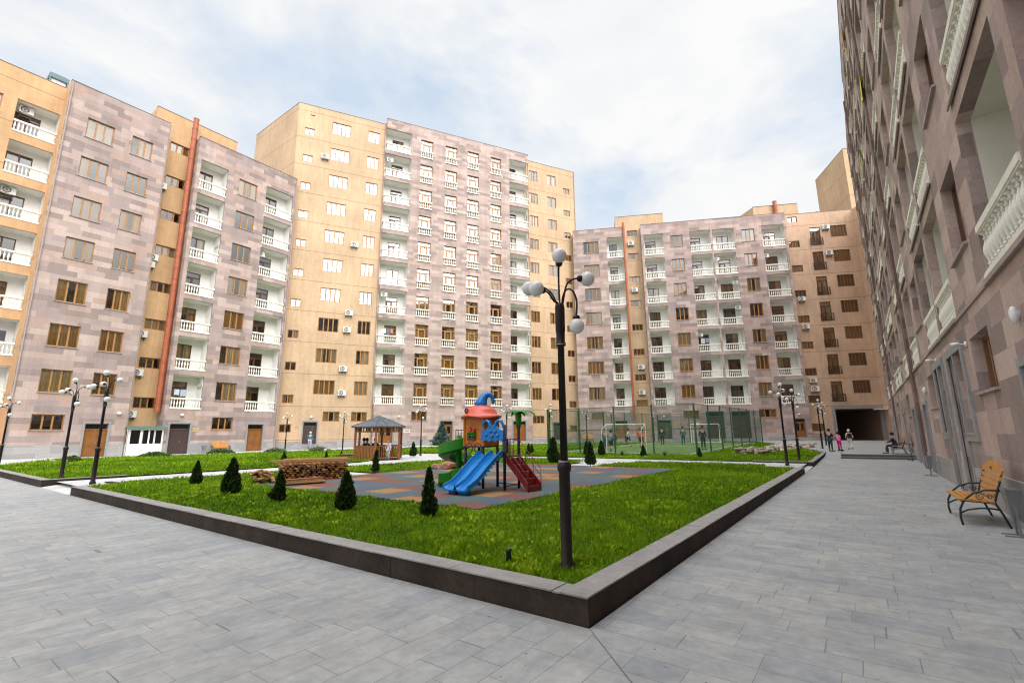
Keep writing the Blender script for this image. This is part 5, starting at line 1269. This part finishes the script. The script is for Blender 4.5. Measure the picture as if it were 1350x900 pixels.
tag(q.build('wooden_platform', plain('weathered_red_wood', (.22, .095, .055), .7, .2), None, False, (-28.6, 20.6, TZ(20.6, -28.6)), aU), 'low reddish wooden platform left of the gazebo', 'platform')

# ================================================================== planting
def leaf_mat(name, cols):
    m, nt, b = new_mat(name); a = N(nt, 'ShaderNodeAttribute'); a.attribute_name = 'tint'
    c = ramp(nt, a.outputs['Fac'], [(i/(len(cols)-1), k) for i, k in enumerate(cols)])
    nt.links.new(c, b.inputs['Base Color']); b.inputs['Roughness'].default_value = .6; b.inputs['Specular IOR Level'].default_value = .25; return m
LM = leaf_mat('thuja_leaf', [(.008, .016, .006), (.015, .032, .008), (.026, .052, .012), (.046, .08, .018)])
SM_ = leaf_mat('blue_spruce_leaf', [(.045, .075, .07), (.085, .13, .125), (.15, .20, .19)])
WM = leaf_mat('groundcover_leaf', [(.03, .07, .012), (.07, .13, .02), (.13, .19, .035), (.30, .30, .22)])
def flakes(name, mat, pts, size, rng, upness=.5):
    """pts: (pos, outward dir, tint)"""
    V = []; F = []; T_ = []
    for p, d, t in pts:
        d = Vector(d).normalized(); ax = (d*(1-upness)+Vector((0, 0, 1))*upness+Vector((rng.uniform(-.3, .3), rng.uniform(-.3, .3), rng.uniform(-.2, .2)))).normalized()
        sd = ax.cross(Vector((rng.uniform(-1, 1), rng.uniform(-1, 1), rng.uniform(-1, 1)))).normalized(); s = size*rng.uniform(.6, 1.3); p = Vector(p)
        i = len(V); V += [tuple(p-sd*s*.2), tuple(p+sd*s*.2), tuple(p+sd*s*.33+ax*s*.55), tuple(p+ax*s), tuple(p-sd*s*.33+ax*s*.55)]; F.append((i, i+1, i+2, i+3, i+4)); T_ += [t]*5
    me = bpy.data.meshes.new(name); me.from_pydata(V, [], F); me.materials.append(mat)
    at = me.attributes.new('tint', 'FLOAT', 'POINT'); at.data.foreach_set('value', T_); return me
def conifer_mesh(seed, slim=.9, n=2400, mat=None, size=.07, tiers=False):
    rng = random.Random(seed); pts = []
    lob = [(rng.uniform(0, 2*pi), rng.uniform(0, 1), rng.uniform(.05, .2)) for _ in range(26)]
    for _ in range(n):
        z = rng.random()**1.25; a = rng.uniform(0, 2*pi)
        R_ = (.30*slim)*((1-z)**.8)*(.42+.58*min(1, (z+.05)/.16))
        if tiers: R_ *= .72+.4*((z*6.5) % 1.0 < .5)*(1-((z*6.5) % 1.0))
        bump_ = sum(w_*math.exp(-((((a-la+pi) % (2*pi))-pi)**2)*3-((z-lz)/.13)**2) for la, lz, w_ in lob)
        R_ *= .82+bump_*1.6
        r = R_*math.sqrt(rng.uniform(.15, 1.0))
        pts.append(((r*cos(a), r*sin(a), .04+z*.93), (cos(a), sin(a), .25), min(1, max(0, .15+.6*(r/max(R_, .01))**2+rng.gauss(0, .18)))))
    for k in range(14): pts.append(((rng.gauss(0, .008), rng.gauss(0, .008), .86+.012*k), (0, 0, 1), rng.random()))
    return flakes('foliage', mat or LM, pts, size, rng, .62)
tk = MB(); tk.lathe([(.02, 0), (.014, .4), (.004, .9)], 6); TK = tk.mesh('trunk', [plain('bark', (.06, .04, .03), .9)])
cm = [conifer_mesh(1), conifer_mesh(2, .95), conifer_mesh(3, .82), conifer_mesh(4, .55, 1500)]
CON = [(6.23, -16.37, .73, 0, 'small dark thuja furthest left in the inner lawn row'), (5.65, -12.76, .92, 1, 'small dark thuja second from left in the inner lawn row'), (5.67, -10.51, .70, 2, 'small dark thuja in front of the stacked boards'), (5.75, -8.2, .76, 1, 'plump dark thuja at the right end of the boards'), (6.06, -6.26, .88, 3, 'thin spiky dark thuja before the blue slide'),
       (11.96, -15.29, .9, 3, 'slim thuja right in front of the gazebo'), (14.37, -26.44, .6, 0, 'tiny thuja in the left outer lawn behind the boards'), (17.9, -27.84, .5, 2, 'tiny thuja in the lawn left of the gazebo platform'), (22.32, -24.63, 1.0, 0, 'pale green thuja between the gazebo and its lamp'), (20.4, -29.9, .4, 1, 'smallest thuja beside the wooden platform'),
       (19.88, -10.17, 1.08, 1, 'broad thuja at the far edge of the coloured rubber surface'), (20.2, -12.32, 1.3, 0, 'tall thuja partly hidden by the near lamp pole'), (28.6, -14.9, .95, 2, 'thuja left of the one behind the near goal'), (29.0, -14.0, 1.0, 1, 'thuja standing behind the near goal net'), (28.24, -10.88, .75, 0, 'thuja by the middle sports fence post'), (29.08, -7.83, .6, 2, 'dark thuja at the corner post of the sports fence'), (28.01, -19.1, .8, 0, 'thuja right of the plastic palm beyond the path'), (30.5, -20.5, .7, 2, 'thuja on the strip left of the sports fence end')]
for u_, v_, h, k, lb in CON:
    t = thing('thuja', lb, 'conifer', (v_, u_, TZ(u_, v_)-.01), rnd.uniform(0, 6), 'young thujas in the lawns'); h *= .94; t.scale = (h*1.1, h*1.1, h)
    link('foliage', cm[k], t); link('trunk', TK, t)
# broad-leaved weeds in the near bed
rw = random.Random(21); wp = []
for _ in range(260):
    x_, y_ = rw.uniform(-17, -2.6), rw.uniform(4.3, 15)
    if -15.2 < x_ < -5.9 and y_ > 7.0: continue
    if math.sin(x_*1.9)*math.sin(y_*1.6+x_) < .15: continue
    for k in range(rw.randint(9, 22)):
        a = rw.uniform(0, 2*pi); r = rw.uniform(.0, .14); wp.append(((x_+r*cos(a), y_+r*sin(a), .235+rw.uniform(.02, .09)), (cos(a), sin(a), .5), rw.uniform(.1, 1)))
wo = link('weeds', flakes('weeds', leaf_mat('weed_leaf', [(.06, .15, .006), (.12, .24, .008), (.20, .33, .012), (.27, .38, .02)]), wp, .036, rw, .35)); wo['kind'] = 'stuff'; wo['label'] = 'broad leaved weeds growing through the near lawn'
t = thing('blue_spruce', 'bushy blue spruce on rocks in front of the pink tower', 'conifer', (-33.9, 34.4, TZ(34.4, -33.9)+.15)); t.scale = (2.5, 2.5, 2.2); link('foliage', conifer_mesh(9, 1.25, 2200, SM_, .10, True), t); link('trunk', TK, t)
q = MB()
def agave(u_, v_, lb, s=1.0):
    rng = random.Random(int(u_*10)); q = MB()
    for k in range(16):
        a = k*2.4; d = Vector((cos(a), sin(a), 0)); sd = Vector((-d.y, d.x, 0)); L_ = rng.uniform(.3, .45)*s; el = rng.uniform(.6, 1.3); prev = None
        for j in range(5):
            t = j/4; p = d*L_*t*cos(el)+Vector((0, 0, L_*t*sin(el)-.08*t*t*s)); w_ = .025*s*(1-t)**.7+.002
            c_ = (tuple(p-sd*w_), tuple(p+sd*w_))
            if prev: q.quad(prev[0], prev[1], c_[1], c_[0])
            prev = c_
    tag(q.build('yucca', plain('yucca_leaf', (.05, .09, .025), .6, .3), None, False, (v_, u_, TZ(u_, v_)), fix=False), lb, 'plant')
agave(28.6, -12.4, 'spiky low yucca between two thujas before the near goal', 1.6); agave(29.2, -9.9, 'spiky low yucca near the sports fence middle', 1.3)
def patch(u_, v_, rx, ry, h, lb, white=0, seed=0, rz=0):
    rng = random.Random(seed+int(u_*7)); pts = []
    for _ in range(700):
        a = rng.uniform(0, 2*pi); r = math.sqrt(rng.random()); z = h*(1-r*r)*rng.uniform(.3, 1)+.02
        x, y = r*cos(a)*rx, r*sin(a)*ry
        pts.append(((x, y, z), (cos(a), sin(a), .8), .98 if rng.random() < white else rng.uniform(0, .7)))
    o = link('low_shrub', flakes('low_shrub', WM, pts, .12, rng, .5), None, (v_, u_, TZ(u_, v_)), rz); tag(o, lb, 'shrub'); return o
patch(7.9, -38.8, .7, .4, .3, 'low leafy shrub among stones at far left by the outer lawn'); patch(13.2, -42.4, 1.0, .5, .32, 'low green shrub in front of the white porch', 0, 1, pi/2); patch(18.4, -44, 1.1, .5, .35, 'low green shrub in front of the left bench', 0, 2, pi/2)
patch(22.2, -42.4, 1.0, .5, .3, 'white flowering low shrub before the last wooden door of the left block', .35, 3, pi/2); patch(25.4, -40.8, .9, .5, .4, 'white flowering low shrub before the brown tower door', .4, 4, pi/2)

# ================================================================== stones
STN = []
smat = [plain('field_stone', (.27, .20, .16), .85, .35, 2, bmp=.3, bscale=8), plain('pale_field_stone', (.40, .34, .29), .85, .3, 2), plain('red_field_stone', (.30, .14, .09), .85, .3, 2)]
def stone_mesh(seed, mt):
    rng = random.Random(seed); bm = bmesh.new(); bmesh.ops.create_icosphere(bm, subdivisions=2, radius=1)
    ph = [rng.uniform(0, 6) for _ in range(6)]
    for v in bm.verts:
        c = v.co; k = 1+.16*sin(c.x*3+ph[0])+.14*sin(c.y*3.3+ph[1])+.12*sin(c.z*4+ph[2]); v.co = Vector((c.x*k, c.y*k*.8, c.z*k*.55))
    me = bpy.data.meshes.new('stone'); bm.to_mesh(me); bm.free(); me.materials.append(mt); return me
SMs = [[stone_mesh(i+10*j, smat[j]) for i in range(3)] for j in range(3)]
def pile(pts, n, spread, h, size, lab, grp, kinds, seed):
    rng = random.Random(seed)
    for _ in range(n):
        t = rng.random()*(len(pts)-1); i = int(t); f = t-i; a, b_ = pts[i], pts[i+1]
        u_ = a[0]+(b_[0]-a[0])*f+rng.uniform(-spread, spread); v_ = a[1]+(b_[1]-a[1])*f+rng.uniform(-spread, spread)
        s = size*rng.uniform(.6, 1.25); z = TZ(u_, v_)+rng.choice([0, 0, .5, 1.0])*h*.6+s*.3
        o = link('stone', SMs[rng.choice(kinds)][rng.randrange(3)], None, (v_, u_, z)); o.scale = (s, s, s*1.1); o.rotation_euler = (rng.uniform(-.3, .3), rng.uniform(-.3, .3), rng.uniform(0, 6))
        tag(o, lab, 'stone', grp)
pile([(33.2, -6.6), (33.4, -5.0)], 46, .35, .45, .17, 'rough brown stone in the nearer heap by the sports fence', 'stones in the nearer heap', [0, 0, 1], 1)
pile([(36.0, -5.2), (40, -4.5), (43.5, -3.4)], 70, .4, .4, .18, 'rough pale stone in the long row before the far mauve block', 'stones in the long row', [0, 1, 1], 2)
pile([(34.0, -33.4), (35.2, -33.2)], 26, .5, .4, .26, 'stone at the foot of the blue spruce', 'stones under the spruce', [0, 2, 1], 3)
pile([(14.5, -14.6), (15.6, -13.6)], 14, .25, .25, .22, 'flat reddish stone behind the green spiral slide', 'reddish stones by the play tower', [2], 4)
pile([(7.4, -39.3), (8.2, -38.2)], 14, .25, .2, .16, 'stone in the small heap on the far left lawn', 'stones on the far left lawn', [0, 1], 5)
pile([(25.0, -41.3), (26.0, -40.2)], 14, .3, .25, .17, 'stone bordering the flowering shrub before the tower door', 'stones by the tower door', [1], 6)

# ================================================================== boards
bmats = [plain('sawn_board', (.34, .165, .06), .7, .3, 2), plain('brown_board', (.23, .095, .035), .7, .3, 2), plain('pale_board', (.46, .27, .11), .7, .25, 2)]
def board_mesh(L_, mt):
    q = MB(); q.box(-L_/2, L_/2, -.05, .05, -.02, .02); return q.mesh('wooden_board', [mt])
BM = [[board_mesh(L_, mt) for mt in bmats] for L_ in (1.75, 2.1, 1.2)]
def board(x, y, z, rz, k, lab, grp, tilt=0):
    o = link('wooden_board', BM[k][rnd.choice([0, 0, 1, 2])], None, (x, y, z)); o.rotation_euler = (0, tilt, rz); return tag(o, lab, 'board', grp)
c0 = Vector((-14.55, 9.0)); ru = Vector((sin(radians(24)), cos(radians(24)))); rv_ = Vector((-ru.y, ru.x))
ra = math.atan2(rv_.y, rv_.x)
for L_ in range(8):
    for i in range(14):
        p = c0+ru*(-.95+i*.146+rnd.uniform(-.02, .02)+(.05 if L_ % 2 else 0))+rv_*(.85+rnd.uniform(-.06, .06))
        board(p.x, p.y, .255+L_*.066, ra+rnd.uniform(-.03, .03), 0, 'rough orange brown board in the big stack on the lawn', 'boards in the big stack')
for i in range(7):
    p = c0+ru*(-.1+.3*(i % 2)+rnd.uniform(-.1, .1))+rv_*(.12+.25*i); board(p.x, p.y, .25+8*.066+(.045 if i % 2 else 0), math.atan2(ru.y, ru.x)+rnd.uniform(-.05, .05), 1, 'long board laid across the top of the stack', 'boards laid across the stack')
c1 = Vector((-13.55, 7.95))
for i in range(11):
    p = c1+Vector((rnd.uniform(-.3, .25), rnd.uniform(-.15, .15))); board(p.x, p.y, .24+.042*(i//3), math.atan2(ru.y, ru.x)+.25+rnd.uniform(-.06, .06), 2, 'loose board in the low heap before the stack', 'boards in the low heap')
c2 = Vector((-15.35, 7.75))
for i in range(20):
    p = c2+Vector((rnd.uniform(-.15, .15), 0))+ru*rnd.uniform(-.28, .2); board(p.x, p.y, .24+.05*(i//3), ra+rnd.uniform(-.28, .28), 2, 'board in the untidy heap at the left end of the stack', 'boards in the untidy heap', rnd.uniform(-.05, .05))

# ================================================================== sports court
fg = plain('green_fence_paint', (.012, .075, .03), .45, .2)
def net_mat():
    m = bpy.data.materials.new('wire_mesh'); m.use_nodes = True; nt = m.node_tree; b = nt.nodes['Principled BSDF']; b.inputs['Base Color'].default_value = (.02, .08, .04, 1); b.inputs['Roughness'].default_value = .6
    uv = N(nt, 'ShaderNodeUVMap'); sp = N(nt, 'ShaderNodeSeparateXYZ'); nt.links.new(uv.outputs[0], sp.inputs[0])
    g = None
    for k in (0, 1):
        fr_ = math_(nt, 'FRACT', math_(nt, 'DIVIDE', sp.outputs[k], .06)); l = math_(nt, 'LESS_THAN', fr_, .15); g = l if g is None else math_(nt, 'MAXIMUM', g, l)
    tr = N(nt, 'ShaderNodeBsdfTransparent'); mx = N(nt, 'ShaderNodeMixShader'); nt.links.new(g, mx.inputs[0]); nt.links.new(tr.outputs[0], mx.inputs[1]); nt.links.new(b.outputs[0], mx.inputs[2])
    nt.links.new(mx.outputs[0], nt.nodes['Material Output'].inputs[0]); return m
NM = net_mat()
def fence_side(pts, lb):
    t = thing('sports_fence', lb, 'fence', (*pts[0], TZ(pts[0][1], pts[0][0])), 0, 'green mesh fence around the sports court'); o0 = Vector((*pts[0], TZ(pts[0][1], pts[0][0])))
    P_ = [Vector((x, y, TZ(y, x)))-o0 for x, y in pts]
    for p in P_:
        q = MB(); q.box(p.x-.04, p.x+.04, p.y-.04, p.y+.04, p.z-.05, p.z+3.25); q.build('fence_post', fg, t)
    for a, b_ in zip(P_, P_[1:]):
        for z in (1.6, 3.2): q = MB(); q.tube([a+Vector((0, 0, z)), b_+Vector((0, 0, z))], .018, 5); q.build('fence_rail', fg, t)
        L_ = (b_-a).length; q = MB(); q.quad(tuple(a+Vector((0, 0, .03))), tuple(b_+Vector((0, 0, .03))), tuple(b_+Vector((0, 0, 3.2))), tuple(a+Vector((0, 0, 3.2))), 0, [(0, 0), (L_, 0), (L_, 3.2), (0, 3.2)]); q.build('fence_net', NM, t, fix=False)
fence_side([(-8.6, 31.4), (-11.35, 31.4), (-14.1, 31.4), (-16.85, 31.4), (-19.6, 31.4)], 'green mesh fence with tall posts along the near end of the sports court')
fence_side([(-8.6, 31.48), (-8.6, 34.9), (-8.6, 38.4), (-8.6, 41.9), (-8.6, 45.4), (-8.6, 48.9), (-8.6, 52.4), (-8.6, 56.0)], 'green mesh fence along the right side of the sports court, seen edge on')
fence_side([(-8.6, 56.08), (-12.3, 56.1), (-16, 56.1), (-19.6, 56.1)], 'green mesh fence along the far end of the sports court')
fence_side([(-19.6, 31.48), (-19.6, 36.4), (-19.6, 41.3), (-19.6, 46.2), (-19.6, 51.1), (-19.6, 56.0)], 'green mesh fence along the left side of the sports court')
def goal(x, y, sgn, lb):
    t = thing('football_goal', lb, 'goal', (x, y, TZ(y, x)), 0, 'white football goals')
    q = MB(); w_ = 1.5
    q.tube([(-w_, 0, 0), (-w_, 0, 2.0), (w_, 0, 2.0), (w_, 0, 0)], .04, 8); q.build('goal_frame', M['pvc'], t)
    q = MB()
    for s in (-w_, w_): q.tube([(s, 0, 2.0), (s, sgn*.8, 1.6), (s, sgn*.8, 0), (s, 0, .03)], .02, 6)
    q.tube([(-w_, sgn*.8, .03), (w_, sgn*.8, .03)], .025, 6); q.build('back_frame', M['pvc'], t)
goal(-13.9, 32.8, -1, 'white football goal at the near end of the sports court'); goal(-14.1, 55.2, 1, 'white football goal at the far end of the sports court')
q = MB(); q.sphere((0, 0, 0), .11, 14, 10); bl = q.build('football', M['white'], None, True, (-11.1, 41.4, 2.3)); tag(bl, 'white football in the air above the court', 'ball')

# ================================================================== people
skinm = plain('skin', (.48, .26, .18), .6, .05)
def cloth(name, c): return plain(name, c, .85, .15, 6)
def skinned(name, nodes, edges, mat, parent, sub=1):
    me = bpy.data.meshes.new(name); names = list(nodes); me.from_pydata([nodes[n][0] for n in names], [(names.index(a), names.index(b_)) for a, b_ in edges], []); me.materials.append(mat)
    o = link(name, me, parent); md = o.modifiers.new('skin', 'SKIN')
    sv = me.skin_vertices[0].data if me.skin_vertices else None
    if sv is None:
        bm = bmesh.new(); bm.from_mesh(me); bm.verts.layers.skin.verify(); bm.to_mesh(me); bm.free(); sv = me.skin_vertices[0].data
    for n, s in zip(names, sv): r = nodes[n][1]; s.radius = r if isinstance(r, tuple) else (r, r)
    sv[0].use_root = True; md.use_smooth_shade = True
    sm = o.modifiers.new('sub', 'SUBSURF'); sm.levels = sub; sm.render_levels = sub; return o
def person(x, y, z, h, rz, pose, top, legs, hair, lb, hat=None, bag=None, shorts=False):
    h *= 1.15; t = thing('person', lb, 'person', (x, y, z), rz); k = h/1.75; v = lambda *p: tuple(c*k for c in p)
    # joints, facing -y
    hip = .92; lean = 0; J = {}
    if pose == 'sit': hip = .50
    ph = (0, 0, hip)
    if pose == 'walk': legs_ = {'l': ((.09, -.02, .88), (.10, -.14, .50), (.10, -.10, .09)), 'r': ((-.09, .02, .88), (-.10, .02, .50), (-.10, .24, .12))}
    elif pose == 'run': legs_ = {'l': ((.09, -.02, .88), (.10, -.30, .58), (.10, -.20, .16)), 'r': ((-.09, .02, .88), (-.10, .10, .48), (-.10, .42, .32))}
    elif pose == 'sit': legs_ = {'l': ((.10, -.03, .50), (.12, -.44, .50), (.12, -.42, .08)), 'r': ((-.10, -.03, .50), (-.12, -.44, .50), (-.12, -.50, .08))}
    else: legs_ = {'l': ((.09, 0, .88), (.10, -.01, .50), (.11, 0, .09)), 'r': ((-.09, 0, .88), (-.10, -.01, .50), (-.11, 0, .09))}
    dz = hip-.92; fwd = {'sit': -.10, 'run': -.10, 'scoot': -.14}.get(pose, 0)
    J['pelvis'] = (v(0, 0, hip), .125*k); J['belly'] = (v(0, fwd*.3, hip+.16), .115*k); J['chest'] = (v(0, fwd*.7, hip+.36), (.15*k, .11*k)); J['neck'] = (v(0, fwd, hip+.53), .055*k); J['head0'] = (v(0, fwd-.01, hip+.60), .07*k); J['head1'] = (v(0, fwd-.02, hip+.70), .098*k); J['head2'] = (v(0, fwd-.01, hip+.78), .075*k)
    arms = {'walk': ((.24, .06, -.18), (.26, -.12, -.38)), 'run': ((.27, .12, -.18), (.24, -.18, -.20)), 'sit': ((.23, -.12, -.20), (.14, -.34, -.26)), 'scoot': ((.22, -.16, -.16), (.14, -.38, -.20)), 'stand': ((.24, .02, -.26), (.25, -.05, -.50)), 'phone': ((.22, -.06, -.25), (.10, -.28, -.12))}
    am = arms.get(pose, arms['stand']); sz = hip+.46
    for s, sg in (('l', 1), ('r', -1)):
        m_ = 1 if (s == 'l' or pose not in ('walk', 'run')) else -1
        J['sh'+s] = (v(sg*.17, fwd, sz), .058*k); J['el'+s] = (v(sg*am[0][0], fwd+am[0][1]*m_, sz+am[0][2]), .042*k); J['wr'+s] = (v(sg*am[1][0], fwd+am[1][1]*m_, sz+am[1][2]), .03*k); J['ha'+s] = (v(sg*am[1][0]*.98, fwd+am[1][1]*m_*1.06-.03, sz+am[1][2]-.07), (.036*k, .02*k))
        a, b_, c_ = legs_[s]; J['hp'+s] = (v(*a), .095*k); J['kn'+s] = (v(*b_), .062*k); J['an'+s] = (v(*c_), .042*k); J['to'+s] = (v(c_[0], c_[1]-.15, c_[2]-.04), (.04*k, .035*k))
    sp_ = [('pelvis', 'belly'), ('belly', 'chest'), ('chest', 'neck'), ('neck', 'head0'), ('head0', 'head1'), ('head1', 'head2')]
    ar = [e for s in 'lr' for e in (('chest', 'sh'+s), ('sh'+s, 'el'+s), ('el'+s, 'wr'+s), ('wr'+s, 'ha'+s))]; lg = [e for s in 'lr' for e in (('pelvis', 'hp'+s), ('hp'+s, 'kn'+s), ('kn'+s, 'an'+s), ('an'+s, 'to'+s))]
    skinned('body', J, sp_+ar+lg, skinm, t)
    def sub(names, gr): return {n: (J[n][0], tuple(r*gr for r in J[n][1]) if isinstance(J[n][1], tuple) else J[n][1]*gr) for n in names}
    tn = ['belly', 'pelvis', 'chest', 'shl', 'ell', 'shr', 'elr']+([] if shorts else ['wrl', 'wrr'])
    skinned('top', sub(tn, 1.22), [('belly', 'pelvis'), ('belly', 'chest')]+[e for e in ar if e[0] in tn and e[1] in tn], cloth('top_cloth', top), t)
    ln = ['pelvis', 'hpl', 'knl', 'hpr', 'knr']+([] if shorts else ['anl', 'anr']); skinned('trousers', sub(ln, 1.17), [e for e in lg if e[0] in ln and e[1] in ln], cloth('trouser_cloth', legs), t)
    for s in 'lr':
        q = MB(); p = J['to'+s][0]; q.box(p[0]-.045*k, p[0]+.045*k, p[1]-.06*k, p[1]+.19*k, p[2]-.05*k, p[2]+.03*k); q.build('shoe', cloth('shoe', (.08, .07, .07)), t)
    hc = Vector(J['head1'][0]); q = MB(); q.sphere((hc.x, hc.y+.02*k, hc.z+.035*k), .112*k, 12, 8, 0, 1.05)
    q.build('hair' if not hat else 'hat', cloth('hair', hat or hair), t, True)
    q = MB(); q.sphere((hc.x, hc.y-.098*k, hc.z-.015*k), .018*k, 6, 4); q.build('nose', skinm, t, True)
    if bag:
        q = MB(); q.box(-.15*k, .15*k, .10*k, .24*k, (hip+.06)*k, (hip+.46)*k); bo = q.build('backpack', cloth('bag', bag), None, False, (x, y, z), rz); tag(bo, 'dark backpack on the back of the child in a white hat', 'backpack')
    return t
fc = lambda x, y: math.atan2(-x, y)   # not used for facing, kept simple
person(-1.83, 37.4, RZp(37.4), 1.25, radians(150), 'phone', (.02, .025, .045), (.02, .05, .055), (.01, .008, .006), 'person in dark clothes looking at their hands on the lawn edge near the passage')
person(-1.36, 37.9, RZp(37.9), 1.05, radians(200), 'scoot', (.85, .14, .42), (.55, .03, .16), (.015, .008, .006), 'child in bright pink top and crimson trousers on a scooter')
person(-.84, 40.4, UZ(40.4), 1.17, radians(190), 'walk', (.55, .52, .50), (.62, .60, .58), (.2, .15, .1), 'child in white clothes and hat walking to the passage', hat=(.70, .68, .64), bag=(.012, .012, .015))
person(-14.7, 32.0, TZ(32.0, -14.7), 1.42, radians(190), 'run', (.16, .19, .26), (.02, .03, .04), (.02, .012, .01), 'player in grey blue shirt and dark shorts inside the near goal', shorts=True)
person(-15.66, 40.2, TZ(40.2, -15.7), 1.45, radians(180), 'walk', (.75, .03, .02), (.05, .01, .01), (.02, .012, .01), 'player in bright red shirt in the middle of the court', shorts=True)
person(-17.3, 41.3, TZ(41.3, -17.3), 1.42, radians(90), 'run', (.75, .75, .76), (.03, .03, .05), (.02, .012, .01), 'player in white shirt and dark shorts on the court', shorts=True)
person(-18.7, 39.5, TZ(39.5, -18.7), 1.35, radians(220), 'stand', (.05, .16, .16), (.05, .06, .07), (.25, .2, .1), 'person in dark teal top at the left side of the court')
person(-17.9, 39.9, TZ(39.9, -17.9), 1.35, radians(160), 'walk', (.16, .10, .08), (.06, .05, .05), (.4, .28, .12), 'fair haired person in brown behind the near goal')
person(-10.1, 38.8, TZ(38.8, -10.1), 1.55, radians(30), 'stand', (.02, .03, .045), (.025, .035, .05), (.01, .01, .01), 'person all in dark blue standing by the right fence of the court')
person(-15.9, 46.5, TZ(46.5, -15.9), 1.5, radians(180), 'stand', (.015, .02, .03), (.02, .02, .03), (.01, .01, .01), 'person in black standing far back on the court')
person(-14.2, 47.5, TZ(47.5, -14.2), 1.5, radians(200), 'stand', (.02, .12, .12), (.03, .08, .08), (.01, .01, .01), 'person in dark green sportswear far back behind the red player')
person(-46.0, 27.6, TZ(27.6, -46)+.02, 1.5, radians(60), 'walk', (.01, .18, .22), (.35, .40, .50), (.65, .6, .55), 'pale haired person in teal coat at the brown tower door')
person(1.36, 34.6, UZ(34.6)+.0, 1.35, -pi/2, 'sit', (.012, .018, .07), (.03, .03, .035), (.008, .006, .006), 'person in navy jacket sitting on the bench above the steps')
for k, (a, lb) in enumerate(((200, 'left one of three people seated in the gazebo, dark clothes'), (160, 'middle one of three people seated in the gazebo, dark clothes'), (120, 'right one of three people seated in the gazebo, dark clothes'))):
    p = GZ.matrix_world @ Vector((0, 0, 0)) if False else Vector((-24.4, 19.26, .19))
    ang = aU+radians(a); d = Vector((cos(ang), sin(ang), 0)); person(p.x+d.x*.98, p.y+d.y*.98, .19+.0, 1.45, ang-pi/2, 'sit', (.02, .02, .025), (.03, .03, .04), (.01, .01, .01), lb)
person(-23.1, 18.95, .2, .95, radians(20), 'stand', (.50, .55, .62), (.45, .48, .52), (.3, .2, .12), 'small child in pale clothes at the gazebo entrance')
def scooter(x, y, z, rz, lb, c):
    t = thing('kick_scooter', lb, 'scooter', (x, y, z), rz, 'kick scooters'); q = MB(); q.box(-.06, .06, -.25, .25, .07, .09); q.build('deck', c, t)
    q = MB(); q.tube([(0, -.27, .08), (0, -.24, .45), (0, -.2, .85)], .018, 6); q.tube([(-.2, -.2, .85), (.2, -.2, .85)], .016, 6); q.build('stem', c, t)
    for yy in (-.29, .29):
        q = MB(); q.tube([(-.018, yy, .06), (.018, yy, .06)], .06, 12); q.build('wheel', M['black'], t)
scooter(-1.30, 37.75, RZp(37.75), radians(200), 'small dark scooter under the child in pink', M['black']); scooter(1.78, 32.2, WZ(32.2), radians(12), 'red topped kick scooter leaning by the wall at the steps', plain('scooter_red', (.10, .02, .015), .4))
q = MB(); q.lathe([(.03, 0), (.03, .15), (.036, .155), (.036, .185), (.02, .19)], 10); tag(q.build('garden_light', plain('dark_green_metal', (.012, .03, .025), .4), None, True, (-3.30, 4.42, .19)), 'short dark green garden light at the near kerb edge', 'light')

def laundry(fr, x, y, z, wd, items, lb):
    t = thing('laundry', lb, 'laundry', fr @ Vector((x, y, z)), fr.to_euler().z, 'laundry on balconies')
    q = MB(); q.tube([(0, 0, 0), (wd, 0, 0)], .006, 4); q.build('line', M['steel'], t)
    rng = random.Random(int(x*10+z)); px_ = .08
    for c, w_, h_ in items:
        q = MB()
        for i in range(5):
            a, b_ = px_+w_*i/5, px_+w_*(i+1)/5; q.quad((a, .02*sin(i*2), -h_), (b_, .02*sin(i*2+2), -h_+rng.uniform(-.03, .03)), (b_, 0, 0), (a, 0, 0))
        q.build('cloth', cloth('hung_cloth', c), t, True, fix=False); px_ += w_+.08
laundry(FA, 4.4, 2.1, za(2)+1.95, 1.5, [((.03, .03, .035), .5, .9), ((.06, .06, .08), .4, .8)], 'dark clothes hanging in a low orange balcony at far left')
laundry(FA, 16.1, .3, za(1)+1.75, 1.4, [((.5, .55, .6), .4, .5), ((.35, .4, .5), .5, .6)], 'pale washing in the lowest balcony beside the orange flue')
laundry(FB, .2, .45, zb(3)+1.9, 1.6, [((.6, .6, .55), .5, .6), ((.12, .15, .25), .35, .7), ((.5, .2, .15), .3, .5)], 'washing in a low corner balcony at the left edge of the tower stone bay')
laundry(FC, 6.6, .4, zc(3)+1.9, 1.7, [((.55, .5, .45), .5, .7), ((.2, .25, .35), .5, .6)], 'washing in a middle balcony of the far mauve block')
